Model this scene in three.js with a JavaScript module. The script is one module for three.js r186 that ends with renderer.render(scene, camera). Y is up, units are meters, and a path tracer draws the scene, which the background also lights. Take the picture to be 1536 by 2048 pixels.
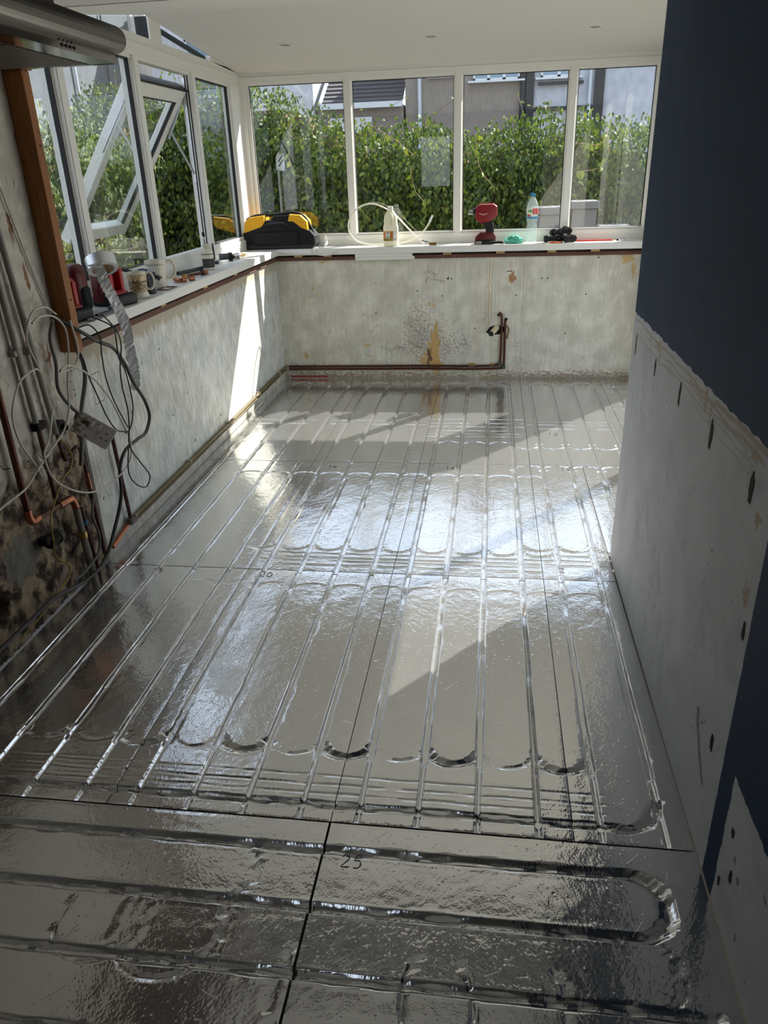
import * as THREE from 'three';
import { RoundedBoxGeometry } from 'three/addons/geometries/RoundedBoxGeometry.js';
import { mergeGeometries, toCreasedNormals } from 'three/addons/utils/BufferGeometryUtils.js';
import { createNoise2D, createNoise3D } from 'simplex-noise';

// ---------------------------------------------------------------- camera, sky, sun, exposure
const scene = new THREE.Scene();
const camera = new THREE.PerspectiveCamera(2 * Math.atan(1024 / 1507.45) * 180 / Math.PI, 0.75, 0.05, 300);
camera.position.set(0, 1.4906, 0);
camera.rotation.order = 'YXZ';
camera.rotation.set(-0.427156, 0.146914, -0.03592);
const renderer = new THREE.WebGLRenderer({ antialias: true });
renderer.toneMapping = THREE.LinearToneMapping;
renderer.toneMappingExposure = 1.22;
renderer.shadowMap.enabled = true;
const toSun = new THREE.Vector3(0.471, 0.664, -0.580).normalize();
{ // thin bright haze: pale blue overhead, whiter towards the horizon, the same all round
  const w = 64, h = 128, d = new Float32Array(w * h * 4);
  for (let j = 0; j < h; j++) for (let i = 0; i < w; i++) { const up = Math.max(0, Math.sin(((j + 0.5) / h - 0.5) * Math.PI)), k = (j * w + i) * 4, t = Math.pow(up, 0.6); d[k] = 1.26 - 0.46 * t; d[k + 1] = 1.30 - 0.32 * t; d[k + 2] = 1.38 - 0.10 * t; d[k + 3] = 1; }
  const t = new THREE.DataTexture(d, w, h, THREE.RGBAFormat, THREE.FloatType); t.mapping = THREE.EquirectangularReflectionMapping; t.magFilter = THREE.LinearFilter; t.needsUpdate = true; scene.background = t;
}
const sun = new THREE.DirectionalLight(0xfff7ec, 12.5);
sun.name = 'sun'; sun.position.copy(toSun).multiplyScalar(30).add(new THREE.Vector3(0, 0, -4)); sun.target.position.set(0, 0, -4);
sun.castShadow = true; sun.shadow.mapSize.set(4096, 4096);
Object.assign(sun.shadow.camera, { left: -14, right: 14, top: 14, bottom: -14, near: 1, far: 70 });
scene.add(sun, sun.target);

// ---------------------------------------------------------------- helpers
let seed = 7;
const rnd = () => { seed = (seed + 0x6d2b79f5) | 0; let t = Math.imul(seed ^ (seed >>> 15), 1 | seed); t = (t + Math.imul(t ^ (t >>> 7), 61 | t)) ^ t; return ((t ^ (t >>> 14)) >>> 0) / 4294967296; };
const rr = (a, b) => a + (b - a) * rnd();
const n2 = createNoise2D(rnd), n3 = createNoise3D(rnd);
const fbm = (x, y, o = 4) => { let s = 0, a = 0.5, f = 1; for (let i = 0; i < o; i++) { s += a * n2(x * f + i * 17.3, y * f - i * 9.1); a *= 0.5; f *= 2.03; } return s; };
const clamp = THREE.MathUtils.clamp, sstep = THREE.MathUtils.smoothstep, lerp = THREE.MathUtils.lerp;
const V = (a) => new THREE.Vector3(...a);
const used = {};
const numbered = (n) => { const k = used[n] = (used[n] ?? -1) + 1; return k ? n + '_' + String(k).padStart(3, '0') : n; };
function thing(name, label, category, p = [0, 0, 0], turn = 0, group) {
  const o = new THREE.Group(); o.name = numbered(name); scene.add(o); o.position.set(...p); o.rotation.y = turn;
  o.userData = { label, category }; if (group) o.userData.group = group; return o;
}
function part(parent, name, g, m, label) {
  const o = new THREE.Mesh(Array.isArray(g) ? merge(g) : g, m); o.name = name; parent.add(o); if (label) o.userData.label = label; return o;
}
function single(name, label, category, g, m, group) {
  const o = part(scene, numbered(name), g, m); o.userData = { label, category }; if (group) o.userData.group = group; return o;
}
function struct(name, g, m, label) {
  const o = g ? part(scene, name, g, m) : new THREE.Group(); if (!g) { o.name = name; scene.add(o); }
  o.userData = { kind: 'structure', label, category: name.split('_')[0] }; return o;
}
const merge = (l) => { if (l.length === 1) return l[0]; return mergeGeometries(l.map((g) => { const k = g.index ? g.toNonIndexed() : g; for (const a of Object.keys(k.attributes)) if (!['position', 'normal', 'uv'].includes(a)) k.deleteAttribute(a); return k; })); };
const box = (w, h, d, x = 0, y = 0, z = 0) => new THREE.BoxGeometry(w, h, d).translate(x, y, z);
const bb = (x0, x1, y0, y1, z0, z1) => box(Math.abs(x1 - x0), Math.abs(y1 - y0), Math.abs(z1 - z0), (x0 + x1) / 2, (y0 + y1) / 2, (z0 + z1) / 2);
const rbox = (w, h, d, r, x = 0, y = 0, z = 0, s = 3) => new RoundedBoxGeometry(w, h, d, s, r).translate(x, y, z);
const rbb = (x0, x1, y0, y1, z0, z1, r) => rbox(Math.abs(x1 - x0), Math.abs(y1 - y0), Math.abs(z1 - z0), r, (x0 + x1) / 2, (y0 + y1) / 2, (z0 + z1) / 2);
const cyl = (r0, r1, h, x = 0, y = 0, z = 0, ax = 'y', seg = 28, open = false) => { const g = new THREE.CylinderGeometry(r1, r0, h, seg, 1, open); if (ax === 'x') g.rotateZ(-Math.PI / 2); if (ax === 'z') g.rotateX(Math.PI / 2); return g.translate(x, y, z); };
const lathe = (p, seg = 40) => new THREE.LatheGeometry(p.map((q) => new THREE.Vector2(...q)), seg);
const curve = (pts, closed = false, t = 0.5) => new THREE.CatmullRomCurve3(pts.map(V), closed, 'centripetal', t);
const tube = (pts, r, n = 0, rs = 8, closed = false) => new THREE.TubeGeometry(curve(pts, closed), n || pts.length * 8, r, rs, closed);
const bar = (a, b, r, rs = 14) => { const A = V(a), B = V(b), d = B.clone().sub(A), g = new THREE.CylinderGeometry(r, r, d.length(), rs); g.applyQuaternion(new THREE.Quaternion().setFromUnitVectors(new THREE.Vector3(0, 1, 0), d.clone().normalize())); return g.translate(...A.add(B).multiplyScalar(0.5).toArray()); };
const prism = (pts, depth, bevel = 0) => { const s = new THREE.Shape(pts.map((q) => new THREE.Vector2(...q))); return new THREE.ExtrudeGeometry(s, { depth, bevelEnabled: bevel > 0, bevelSize: bevel, bevelThickness: bevel, bevelSegments: 2, curveSegments: 10 }); };
// profile given as [z, y] pairs, swept along x from x0 to x1
const alongX = (zy, x0, x1) => { const g = prism(zy.map(([z, y]) => [-z, y]), x1 - x0); g.rotateY(Math.PI / 2); return g.translate(x0, 0, 0); };

// ---------------------------------------------------------------- textures
function canvas(w, h, px) {
  const c = document.createElement('canvas'); c.width = w; c.height = h; const g = c.getContext('2d');
  if (px) { const im = g.createImageData(w, h), d = im.data; for (let y = 0, i = 0; y < h; y++) for (let x = 0; x < w; x++, i += 4) { const q = px(x, y); d[i] = q[0]; d[i + 1] = q[1]; d[i + 2] = q[2]; d[i + 3] = 255; } g.putImageData(im, 0, 0); }
  return [c, g];
}
const tex = (c, srgb = true, rep) => { const t = new THREE.CanvasTexture(c); if (srgb) t.colorSpace = THREE.SRGBColorSpace; t.magFilter = THREE.LinearFilter; if (rep) { t.wrapS = t.wrapT = THREE.RepeatWrapping; t.repeat.set(...rep); } return t; };
const std = (o) => new THREE.MeshStandardMaterial(o), phy = (o) => new THREE.MeshPhysicalMaterial(o);
const crack = (g, x, y, a, n, len, w, col, br = 0.25) => { g.strokeStyle = col; g.lineWidth = w; g.beginPath(); g.moveTo(x, y); for (let i = 0; i < n; i++) { a += rr(-0.7, 0.7); x += Math.cos(a) * len; y += Math.sin(a) * len; g.lineTo(x, y); if (rnd() < br && n > 2) { g.stroke(); crack(g, x, y, a + rr(-1.3, 1.3), n >> 1, len * 0.8, w * 0.75, col, br * 0.7); g.beginPath(); g.moveTo(x, y); } } g.stroke(); };
const blob = (g, x, y, rx, ry, col, j = 0.35) => { g.fillStyle = col; g.beginPath(); const o = rr(0, 50); for (let i = 0; i <= 22; i++) { const t = i / 22 * 6.2832, k = 1 + j * 1.6 * n2(Math.cos(t) * 1.4 + o, Math.sin(t) * 1.4 - o); g.lineTo(x + Math.cos(t) * rx * k, y + Math.sin(t) * ry * k); } g.fill(); };

// ---------------------------------------------------------------- plain materials
const M = {
  upvc: std({ color: '#e6e5df', roughness: 0.32 }), sill: std({ color: '#e3e3dd', roughness: 0.28 }), ceil: std({ color: '#d2d0ca', roughness: 0.85 }),
  gasket: std({ color: '#15171b', roughness: 0.6 }), steelbar: std({ color: '#b9bcc0', roughness: 0.28, metalness: 1 }), glass: phy({ color: '#fbfdfd', roughness: 0, transmission: 1, thickness: 0, ior: 1.5 }),
  dark: std({ color: '#17120f', roughness: 0.9 }), subfloor: std({ color: '#8b867d', roughness: 0.95 }), black: std({ color: '#0f1011', roughness: 0.55 }), blackSoft: std({ color: '#0c0d11', roughness: 0.85 }),
  rubber: std({ color: '#151516', roughness: 0.7 }), red: std({ color: '#a81720', roughness: 0.4 }), darkred: std({ color: '#5a0d13', roughness: 0.4 }), chrome: std({ color: '#d8d8d6', roughness: 0.12, metalness: 1 }),
  copperNew: std({ color: '#a96c50', roughness: 0.28, metalness: 1 }), copperOld: std({ color: '#5a3a2f', roughness: 0.42, metalness: 0.85 }), copperPaint: std({ color: '#4c271f', roughness: 0.55 }), brass: std({ color: '#a8894c', roughness: 0.3, metalness: 1 }),
  whiteFlex: std({ color: '#c6c0b2', roughness: 0.55 }), greyFlex: std({ color: '#5e5d5a', roughness: 0.6 }), blackFlex: std({ color: '#17181a', roughness: 0.5 }), darkFlex: std({ color: '#34332f', roughness: 0.55 }), yellowFlex: std({ color: '#8c7a1c', roughness: 0.5 }),
  conduit: std({ color: '#8d8b82', roughness: 0.7 }), paper: std({ color: '#eeeeec', roughness: 0.9, side: THREE.DoubleSide }), yellow: std({ color: '#e3a50c', roughness: 0.65 }), cloth: std({ color: '#63bca5', roughness: 0.9, side: THREE.DoubleSide }),
  orange: std({ color: '#e0703a', roughness: 0.6 }), penRed: std({ color: '#d8402f', roughness: 0.45 }), white: std({ color: '#ecece8', roughness: 0.5 }), blue: std({ color: '#1f5a80', roughness: 0.5 }), capblue: std({ color: '#1783ad', roughness: 0.4 }),
  lightwood: std({ color: '#b09a68', roughness: 0.8 }), whitewall: std({ color: '#cfccc4', roughness: 0.85 }), bluewall: std({ color: '#14324f', roughness: 0.85 }), ceramic: phy({ color: '#dcd2ba', roughness: 0.25, clearcoat: 0.6 }),
  foilTape: std({ color: '#e4e6e8', roughness: 0.34, metalness: 0.8, side: THREE.DoubleSide }), cement: std({ color: '#6c675c', roughness: 0.95 }),
};

// ---------------------------------------------------------------- foil floor boards
{
  const [fc, fg] = canvas(1024, 1024, (x, y) => { const p = 2 * Math.PI / 1024, a = Math.cos(x * p) * 1.6, b = Math.sin(x * p) * 1.6, c = Math.cos(y * p) * 1.6, d = Math.sin(y * p) * 1.6; const v = 128 + 34 * n3(a * 1.6 + c, b * 1.6 + d, c * 1.3 - d) + 20 * n3(a * 5 + d * 2, b * 5 - c * 3, d * 5 + 3) + 12 * n3(a * 11 + c * 7, b * 11 + d * 7, c * 9); return [v, v, v]; });
  for (let i = 0; i < 420; i++) { const x = rr(0, 1024), y = rr(0, 1024), r = rr(2, 9), s = rnd() < 0.5 ? 255 : 0; for (const ox of [-1024, 0, 1024]) for (const oy of [-1024, 0, 1024]) { const gr = fg.createRadialGradient(x + ox, y + oy, 0, x + ox, y + oy, r); gr.addColorStop(0, `rgba(${s},${s},${s},.55)`); gr.addColorStop(1, `rgba(${s},${s},${s},0)`); fg.fillStyle = gr; fg.fillRect(x + ox - r, y + oy - r, 2 * r, 2 * r); } }
  for (let i = 0; i < 30; i++) { const x = rr(40, 984), y = rr(40, 984), a = rr(0, 6.28), l = rr(15, 90), s = rnd() < 0.6 ? 235 : 25; fg.strokeStyle = `rgba(${s},${s},${s},.5)`; fg.lineWidth = rr(1, 3); fg.beginPath(); fg.moveTo(x, y); fg.quadraticCurveTo(x + Math.cos(a) * l * 0.5 + rr(-9, 9), y + Math.sin(a) * l * 0.5 + rr(-9, 9), x + Math.cos(a) * l, y + Math.sin(a) * l); fg.stroke(); }
  const foilBump = tex(fc, false, [1, 1]);
  M.foil = std({ color: '#e3e3e4', metalness: 0.9, roughness: 0.12, bumpMap: foilBump, bumpScale: 0.0011 });
}
const GX = (k) => -1.5 + 0.15 * k;
const arcs = [], lines = [];
const pr = (k) => (GX(k) + GX(k + 1)) / 2;
for (let k = 0; k < 12; k++) arcs.push([pr(k), -1.672, 0.075, 1, k % 2 ? 0.0085 : 0.0022, k % 2 ? 0.011 : 0.006]);
for (let k = 2; k < 13; k++) arcs.push([pr(k), -2.465, 0.075, -1, 0.0018, 0.006]);
for (let k = 3; k < 12; k++) arcs.push([pr(k), -2.905, 0.075, 1, 0.002, 0.0065]);
for (let k = 1; k < 12; k++) arcs.push([pr(k), -3.66, 0.075, -1, 0.002, 0.0065]);
for (let k = 8; k < 11; k++) arcs.push([pr(k), -4.19, 0.075, -1, 0.004, 0.006]);
for (let k = 11; k < 17; k++) { arcs.push([pr(k), -4.24, 0.085, 1, 0.004, 0.006], [pr(k), -3.80, 0.085, -1, 0.004, 0.006], [pr(k), -2.96, 0.075, 1, 0.004, 0.006]); }
for (const k of [0, 4, 6, 8, 10, 12, 14]) arcs.push([pr(k), -5.53, 0.075, -1, 0.007, 0.009]);
arcs.push([0.345, -1.52, 0.106, 1, 0.013, 0.0125]);                                                   // rounds the last run into the cross channel
for (const z of [-1.458, -1.49, -1.522]) lines.push([z, -1.5, 0.32, 0.0008, 0.004]);
for (const z of [-2.70, -2.735, -2.765, -2.80]) lines.push([z, -0.95, 0.23, 0.0012, 0.0045]);
for (const z of [-2.76, -2.80, -2.84]) lines.push([z, 0.24, 1.1, 0.0012, 0.0045]);
for (const z of [-4.70, -4.62, -4.55, -4.47, -4.41, -4.36]) lines.push([z, -0.37, 0.23, 0.0012, 0.0045]);
for (const z of [-4.66, -4.60, -4.52]) lines.push([z, 0.24, 1.1, 0.0012, 0.0045]);
for (const z of [-5.45, -5.3, -5.18, -5.06, -4.95]) lines.push([z, 0.80, 1.12, 0.0025, 0.007]);
for (const z of [-4.66, -4.58]) lines.push([z, -1.55, -0.4, 0.0009, 0.0045]);
lines.push([-1.42, -1.56, 0.345, 0.013, 0.0125]);
const rowA = [-1.282, -1.125, -0.971, -0.816, -0.66];
lines.push([rowA[0], -1.58, 0.34, 0.013, 0.0125], [rowA[1], -1.58, 0.34, 0.013, 0.0125], [rowA[2], -1.58, 0.47, 0.013, 0.0125], [rowA[3], -1.58, 0.34, 0.013, 0.0125], [rowA[4], -1.58, 0.34, 0.013, 0.0125]);
const rings = [[0.34, -1.2035, 0.0785, 0.013, 0.0125, 1], [-0.59, -1.2, 0.078, 0.003, 0.006, 1], [0.34, -1.048, 0.0785, 0.003, 0.006, 1], [-0.66, -1.05, 0.12, 0.003, 0.006, 0], [0.02, -0.95, 0.16, 0.003, 0.006, 0], [-0.2, -0.93, 0.2, 0.0025, 0.005, 0], [-0.82, -1.05, 0.1, 0.0025, 0.005, 0]];
const prof = (d, w, dep) => d < w ? -dep * sstep(w - d, 0, w * 0.26) : d < w + 0.007 ? 0.0006 * Math.sin((d - w) / 0.007 * Math.PI) : 0;
function height(x, z) {
  let h = 0.00045 * n2(x * 6, z * 5) + 0.00022 * n2(x * 19 + 7, z * 15) + 0.0001 * n2(x * 47, z * 41 + 3), m = 0;
  const take = (v) => { if (v < 0 ? v < m : m >= 0 && v > m) m = v; };
  const k = Math.round((x + 1.5) / 0.15);
  if (z < -1.372 && k >= 0 && k <= 17) {
    const c = GX(k) + 0.0012 * n2(k * 9.7, z * 2) + 0.0003 * n2(k * 3.1, z * 22), r = 0.0116 + 0.0006 * n2(k * 5 + 2, z * 14), slit = k === 11 && z > -2.45;
    const loop = z < -5.53 ? 0.2 : z > -1.6 ? 0.6 : 1, d = Math.abs(x - c);
    if (!(k === 13 && z > -1.52)) take(prof(d, slit ? 0.0075 : r * (z > -1.6 ? 0.62 : 1), (slit ? 0.022 : 0.0125) * loop * (1 + 0.15 * n2(k * 2.2, z * 6))));
    else take(prof(d, 0.006, 0.006));
  }
  for (const [cx, cz, r, s, dep, w] of arcs) { if (Math.abs(x - cx) > r + 0.03 || (z - cz) * s < 0 || (z - cz) * s > r + 0.03) continue; if (cx === 0.345 && x < cx) continue; take(prof(Math.abs(Math.hypot(x - cx, z - cz) - r), w, dep * (1 + 0.3 * n2(x * 30, z * 30)))); }
  for (const [lz, x0, x1, dep, w] of lines) { const j = lz + 0.0018 * n2(x * 7, lz * 31); if (Math.abs(z - j) < w + 0.008 && x > x0 && x < x1) take(prof(Math.abs(z - j), w, dep * (w < 0.007 ? Math.max(0, 1 + 1.1 * n2(x * 5, lz * 50)) : 1 + 0.3 * n2(x * 11, lz * 50)))); }
  for (const [cx, cz, r, dep, w, half] of rings) { const d = Math.hypot(x - cx, z - cz); if (Math.abs(d - r) < w + 0.008 && (!half || x > cx) && (half || z > cz - r * 0.5) && z > -1.36) take(prof(Math.abs(d - r), w, dep)); }
  return h * (m < 0 ? 0.3 : 1) + m;
}
const floor = struct('floor', null, null, 'insulation boards faced with crinkled aluminium foil and pressed with heating pipe channels');
part(floor, 'subfloor', bb(-1.6, 1.115, -0.16, -0.045, -5.74, 3.4), M.subfloor, 'concrete base under the boards');
{
  const xs = [], zs = [];
  for (let x = -1.6; x < 1.15; x += 0.0125) xs.push(x);
  for (let k = 0; k < 18; k++) for (const o of [-0.0135, -0.0115, -0.0095, -0.007, -0.004, 0, 0.004, 0.007, 0.0095, 0.0115, 0.0135]) xs.push(GX(k) + o);
  const dense = (a, b, s) => { for (let z = a; z < b; z += s) zs.push(z); };
  dense(-1.70, -1.36, 0.005); dense(-2.56, -2.45, 0.005); dense(-2.93, -2.68, 0.0055); dense(-3.76, -3.64, 0.006); dense(-4.29, -4.13, 0.007); dense(-4.73, -4.34, 0.006); dense(-5.63, -5.5, 0.007); dense(-1.36, -0.80, 0.006); dense(-3.9, -3.78, 0.006);
  for (const [z, , , , w] of lines) for (const o of [-w - 0.004, -w, -w * 0.6, 0, w * 0.6, w, w + 0.004]) zs.push(z + o);
  dense(-5.73, -0.8, 0.022); dense(-0.8, 3.4, 0.06);
  const clean = (l, a, b, gap) => { const s = l.filter((v) => v > a + gap && v < b - gap).sort((p, q) => p - q), o = [a]; for (const v of s) if (v - o[o.length - 1] > gap) o.push(v); o.push(b); return o; };
  const rows = [[-5.73, -3.905, [-1.598, -0.967, -0.367, 0.233, 0.815, 1.112]], [-3.901, -2.648, [-1.598, -0.967, -0.367, 0.233, 0.511]], [-2.643, -1.369, [-1.598, -0.967, -0.367, 0.233, 0.511]], [-1.364, -0.765, [-1.598, -0.367, 0.511]], [-0.762, 3.4, [-1.598, -0.367, 0.511]]];
  const boards = []; for (const [a, b, x] of rows) for (let i = 0; i + 1 < x.length; i++) boards.push([x[i] + (a > -1.4 && i ? 0.003 : 0.0012), x[i + 1] - (a > -1.4 && x[i + 1] < 0 ? 0.003 : 0.0012), a, b]);
  boards.push([0.5122, 1.112, -3.901, -2.86]);
  for (const [x0, x1, z0, z1] of boards) {
    const X = clean(xs, x0, x1, 0.0016), Z = clean(zs, z0, z1, 0.0016), nx = X.length, nz = Z.length, p = [], uv = [], id = [], put = (x, y, z) => { p.push(x, y, z); uv.push(x / 0.6 + z1 * 0.37, z / 0.6 + x0 * 0.61); };
    for (const z of Z) for (const x of X) put(x, height(x, z) - 0.0008 * (Math.min(x - x0, x1 - x) < 0.004 || Math.min(z - z0, z1 - z) < 0.004 ? 1 : 0), z);
    for (let j = 0; j + 1 < nz; j++) for (let i = 0; i + 1 < nx; i++) { const a = j * nx + i; id.push(a, a + nx, a + 1, a + 1, a + nx, a + nx + 1); }
    const skirt = (list) => { const s = p.length / 3; for (const [x, y, z] of list) { put(x, y, z); put(x, -0.045, z); } for (let i = 0; i + 1 < list.length; i++) { const a = s + 2 * i; id.push(a, a + 1, a + 2, a + 2, a + 1, a + 3); } };
    const at = (i, j) => [X[i], p[(j * nx + i) * 3 + 1], Z[j]], I = X.map((_, i) => i), J = Z.map((_, j) => j);
    skirt(I.map((i) => at(i, nz - 1))); skirt(I.map((i) => at(i, 0)).reverse()); skirt(J.map((j) => at(0, j))); skirt(J.map((j) => at(nx - 1, j)).reverse());
    const g = new THREE.BufferGeometry(); g.setAttribute('position', new THREE.Float32BufferAttribute(p, 3)); g.setAttribute('uv', new THREE.Float32BufferAttribute(uv, 2)); g.setIndex(id); g.computeVertexNormals();
    part(floor, 'insulation_board', g, M.foil);
  }
  // numbers written on the boards with a marker
  const ink = std({ color: '#16161a', roughness: 0.5 });
  const D = { 0: [[.5, 1, .1, .7, .1, .3, .5, 0, .9, .3, .9, .7, .5, 1]], 1: [[.3, .8, .55, 1, .5, 0]], 2: [[.05, .8, .4, 1, .8, .85, .75, .6, .1, .05, .5, .02, .95, .05]], 5: [[.9, .95, .3, .97, .2, .6, .6, .62, .85, .35, .6, .05, .1, .02]], 9: [[.8, .7, .5, 1, .15, .75, .4, .5, .8, .7, .7, 0]], 4: [[.2, 1, .1, .45, .9, .45], [.75, .9, .7, 0]], 6: [[.8, 1, .25, .6, .2, .2, .55, 0, .85, .25, .5, .5, .2, .3]] };
  const write = (txt, x, z, s, w) => { const gs = []; [...txt].forEach((c, i) => D[c].forEach((st) => { const pts = []; for (let k = 0; k < st.length; k += 2) pts.push([x + (i * 0.8 + st[k] * 0.62) * s, 0.0009, z - (st[k + 1] - 0.5) * s]); gs.push(tube(pts, w, 0, 5).translate(0, 0, 0)); })); part(floor, 'marker_number', gs, ink, 'black handwritten ' + txt); };
  write('25', -0.318, -1.254, 0.036, 0.0011); write('19', -1.375, -2.6, 0.036, 0.0011); write('20', -0.905, -2.60, 0.036, 0.0011); write('10', 0.36, -4.42, 0.045, 0.0013); write('15', 0.39, -3.84, 0.04, 0.0013); write('14', -0.87, -3.82, 0.036, 0.0012); write('2', 0.30, -2.72, 0.035, 0.0012); write('16', -0.22, -3.83, 0.036, 0.0012);
}

// ---------------------------------------------------------------- walls
const plaster = (x, y, s, base, amp) => { const v = fbm(x * s, y * s, 5) * amp; return base.map((c) => clamp(c + v * 60, 0, 255)); };
{ // back wall under the sill
  const W = 1536, H = 512, X = (x) => (x + 1.6) / 2.74 * W, Y = (y) => H - y / 0.888 * H, mm = W / 2740;
  const [c, g] = canvas(W, H, (i, j) => {
    const x = i / W * 2.74 - 1.6, y = (1 - j / H) * 0.888; let q = plaster(x, y, 5, [206, 203, 190], 0.35);
    const st = 9 * fbm(x * 26, y * 2.2, 3); q = q.map((v) => v + st);
    const mould = Math.exp(-(((x + 0.52) / 0.16) ** 2) - (((y - 0.36) / 0.26) ** 2)) + 0.8 * Math.exp(-(((x + 0.28) / 0.22) ** 2) - (((y - 0.25) / 0.12) ** 2)) + 0.7 * Math.exp(-(((x - 0.24) / 0.1) ** 2) - (((y - 0.12) / 0.12) ** 2)) + 0.35 * Math.exp(-(((x + 0.9) / 0.2) ** 2) - (((y - 0.25) / 0.1) ** 2));
    const grain = clamp(0.55 * sstep(fbm(x * 34, y * 30, 4) * 1.3 + mould * 0.9 - 0.45, 0, 0.7) + 0.5 * sstep(n2(x * 120, y * 100) * 0.5 + n2(x * 52, y * 46) * 0.6 + mould * 0.55 - 0.55, 0, 0.35), 0, 1) * Math.min(1, mould * 1.6);
    q = q.map((v, k) => lerp(v, [118, 110, 100][k], grain * 0.66));
    const dirt = sstep(n2(x * 22, y * 40) * 0.03 + n2(x * 90, y * 120) * 0.03 + 0.055 - y, -0.005, 0.03); q = q.map((v, k) => lerp(v, [128, 112, 92][k], dirt * 0.75));
    const smear = sstep(fbm(x * 2.3 + 11, y * 1.6, 4) + 0.25 * n2(x * 40, y * 9), 0.1, 0.5); q = q.map((v, k) => lerp(v, [186, 182, 168][k], smear * 0.55));
    const gy = sstep(0.5 * n2(x * 9 + 3, y * 7) + 0.35 * n2(x * 33, y * 25), 0.35, 0.7) * (y < 0.5 ? 1 : 0.4); q = q.map((v, k) => lerp(v, [176, 170, 152][k], gy * 0.6));
    return q;
  });
  const och = (a) => `rgba(190,152,92,${a})`;
  blob(g, X(-0.41), Y(0.24), 44 * mm, 150 * mm, och(.85), .5); blob(g, X(-0.46), Y(0.15), 60 * mm, 70 * mm, och(.8), .6); blob(g, X(-0.39), Y(0.09), 40 * mm, 50 * mm, och(.85)); blob(g, X(-0.45), Y(0.17), 20 * mm, 60 * mm, 'rgba(70,58,46,.7)', .8);
  for (const [x, y, a, b] of [[-1.42, .18, 16, 32], [-1.33, .69, 8, 17], [-1.27, .7, 7, 14], [-1.24, .875, 40, 8], [-1.36, .63, 7, 9], [-0.85, .72, 9, 7], [-0.92, .26, 30, 10], [-0.65, .07, 26, 9], [-0.44, .56, 9, 20], [-0.41, .555, 9, 18], [0.96, .86, 45, 28], [1.02, .78, 12, 60]]) blob(g, X(x), Y(y), a * mm, b * mm, och(.7), .5);
  for (const [x, y0, y1, w, a] of [[0.0, .87, .4, 7, .5], [0.02, .87, .45, 5, .45], [-0.015, .87, .42, 6, .35], [-0.085, .84, .15, 5, .28], [0.075, .86, .2, 3, .3], [0.145, .86, .72, 4, .6], [0.16, .86, .7, 4, .5], [0.03, .3, .08, 4, .45], [0.25, .86, .12, 4, .35], [0.27, .7, .3, 3, .25], [0.2, .6, .3, 4, .2], [-1.1, .8, .2, 5, .12], [-1.15, .85, .5, 3, .12]]) { g.strokeStyle = `rgba(${x > 0.2 ? '120,112,96' : '168,128,74'},${a})`; g.lineWidth = w * mm; g.beginPath(); g.moveTo(X(x), Y(y0)); for (let k = 1; k <= 12; k++) g.lineTo(X(x + 0.006 * n2(x * 40, k * 0.5)), Y(lerp(y0, y1, k / 12))); g.stroke(); }
  blob(g, X(0.165), Y(0.745), 24 * mm, 42 * mm, 'rgba(150,96,58,.7)', .35); blob(g, X(0.15), Y(0.775), 14 * mm, 12 * mm, 'rgba(220,214,200,.9)'); g.fillStyle = '#4a3a30'; g.fillRect(X(0.125), Y(0.79), 40 * mm, 5 * mm);
  const ck = 'rgba(74,66,58,.75)';
  for (const [x, y, a, n] of [[-.45, .84, 1.4, 9], [-.44, .8, .4, 7], [-.43, .74, .2, 8], [-.47, .72, -.3, 6], [-.2, .34, 1.2, 9], [-.19, .3, .6, 9], [-.2, .27, 2, 7], [-.26, .42, -1, 6], [-.3, .33, 0, 6], [-.5, .25, 2.5, 9], [-.52, .3, .6, 8], [-.7, .22, 3.4, 10], [-.62, .25, 2.7, 8], [-.36, .3, 1, 5], [-.6, .47, 1, 7], [-.7, .2, 0, 9], [.2, .3, 1, 6], [-.95, .2, .6, 5]]) crack(g, X(x), Y(y), a, n, 11 * mm, 2.4 * mm, ck, .4);
  for (let k = 0; k < 90; k++) { const x = rr(-1.5, 0.5), y = rr(.05, .8), m = Math.exp(-(((x + .45) / .45) ** 2)); if (rnd() < m) crack(g, X(x), Y(y), rr(0, 6), 3, rr(3, 7) * mm, rr(1, 2.4) * mm, `rgba(70,62,56,${rr(.3, .8)})`, .2); else blob(g, X(x), Y(y), rr(1, 3) * mm, rr(1, 4) * mm, 'rgba(110,98,84,.6)'); }
  for (const [x, y] of [[-.3, .752], [-.308, .743], [-.30, .741], [-.276, .742], [-.345, .62], [.38, .735], [.42, .735], [.7, .62], [.77, .87], [.57, .34], [-.85, .5], [-.86, .1], [-.53, .66], [-1.05, .9], [.2, .62], [-.1, .38]]) blob(g, X(x), Y(y), 4.5 * mm, 5 * mm, '#1c1815', .2);
  g.fillStyle = 'rgba(150,40,42,.75)'; g.fillRect(X(-1.55), Y(0.022), 300 * mm, 16 * mm);
  M.wallBack = std({ map: tex(c), roughness: 0.9, bumpMap: tex(c, false), bumpScale: 0.003 });
  struct('wall_back', new THREE.BoxGeometry(2.715, 0.888, 0.2).translate(-0.2425, 0.444, -5.84), M.wallBack, 'low white plaster wall under the back window with mould, cracks and rust streaks');
}
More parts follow.
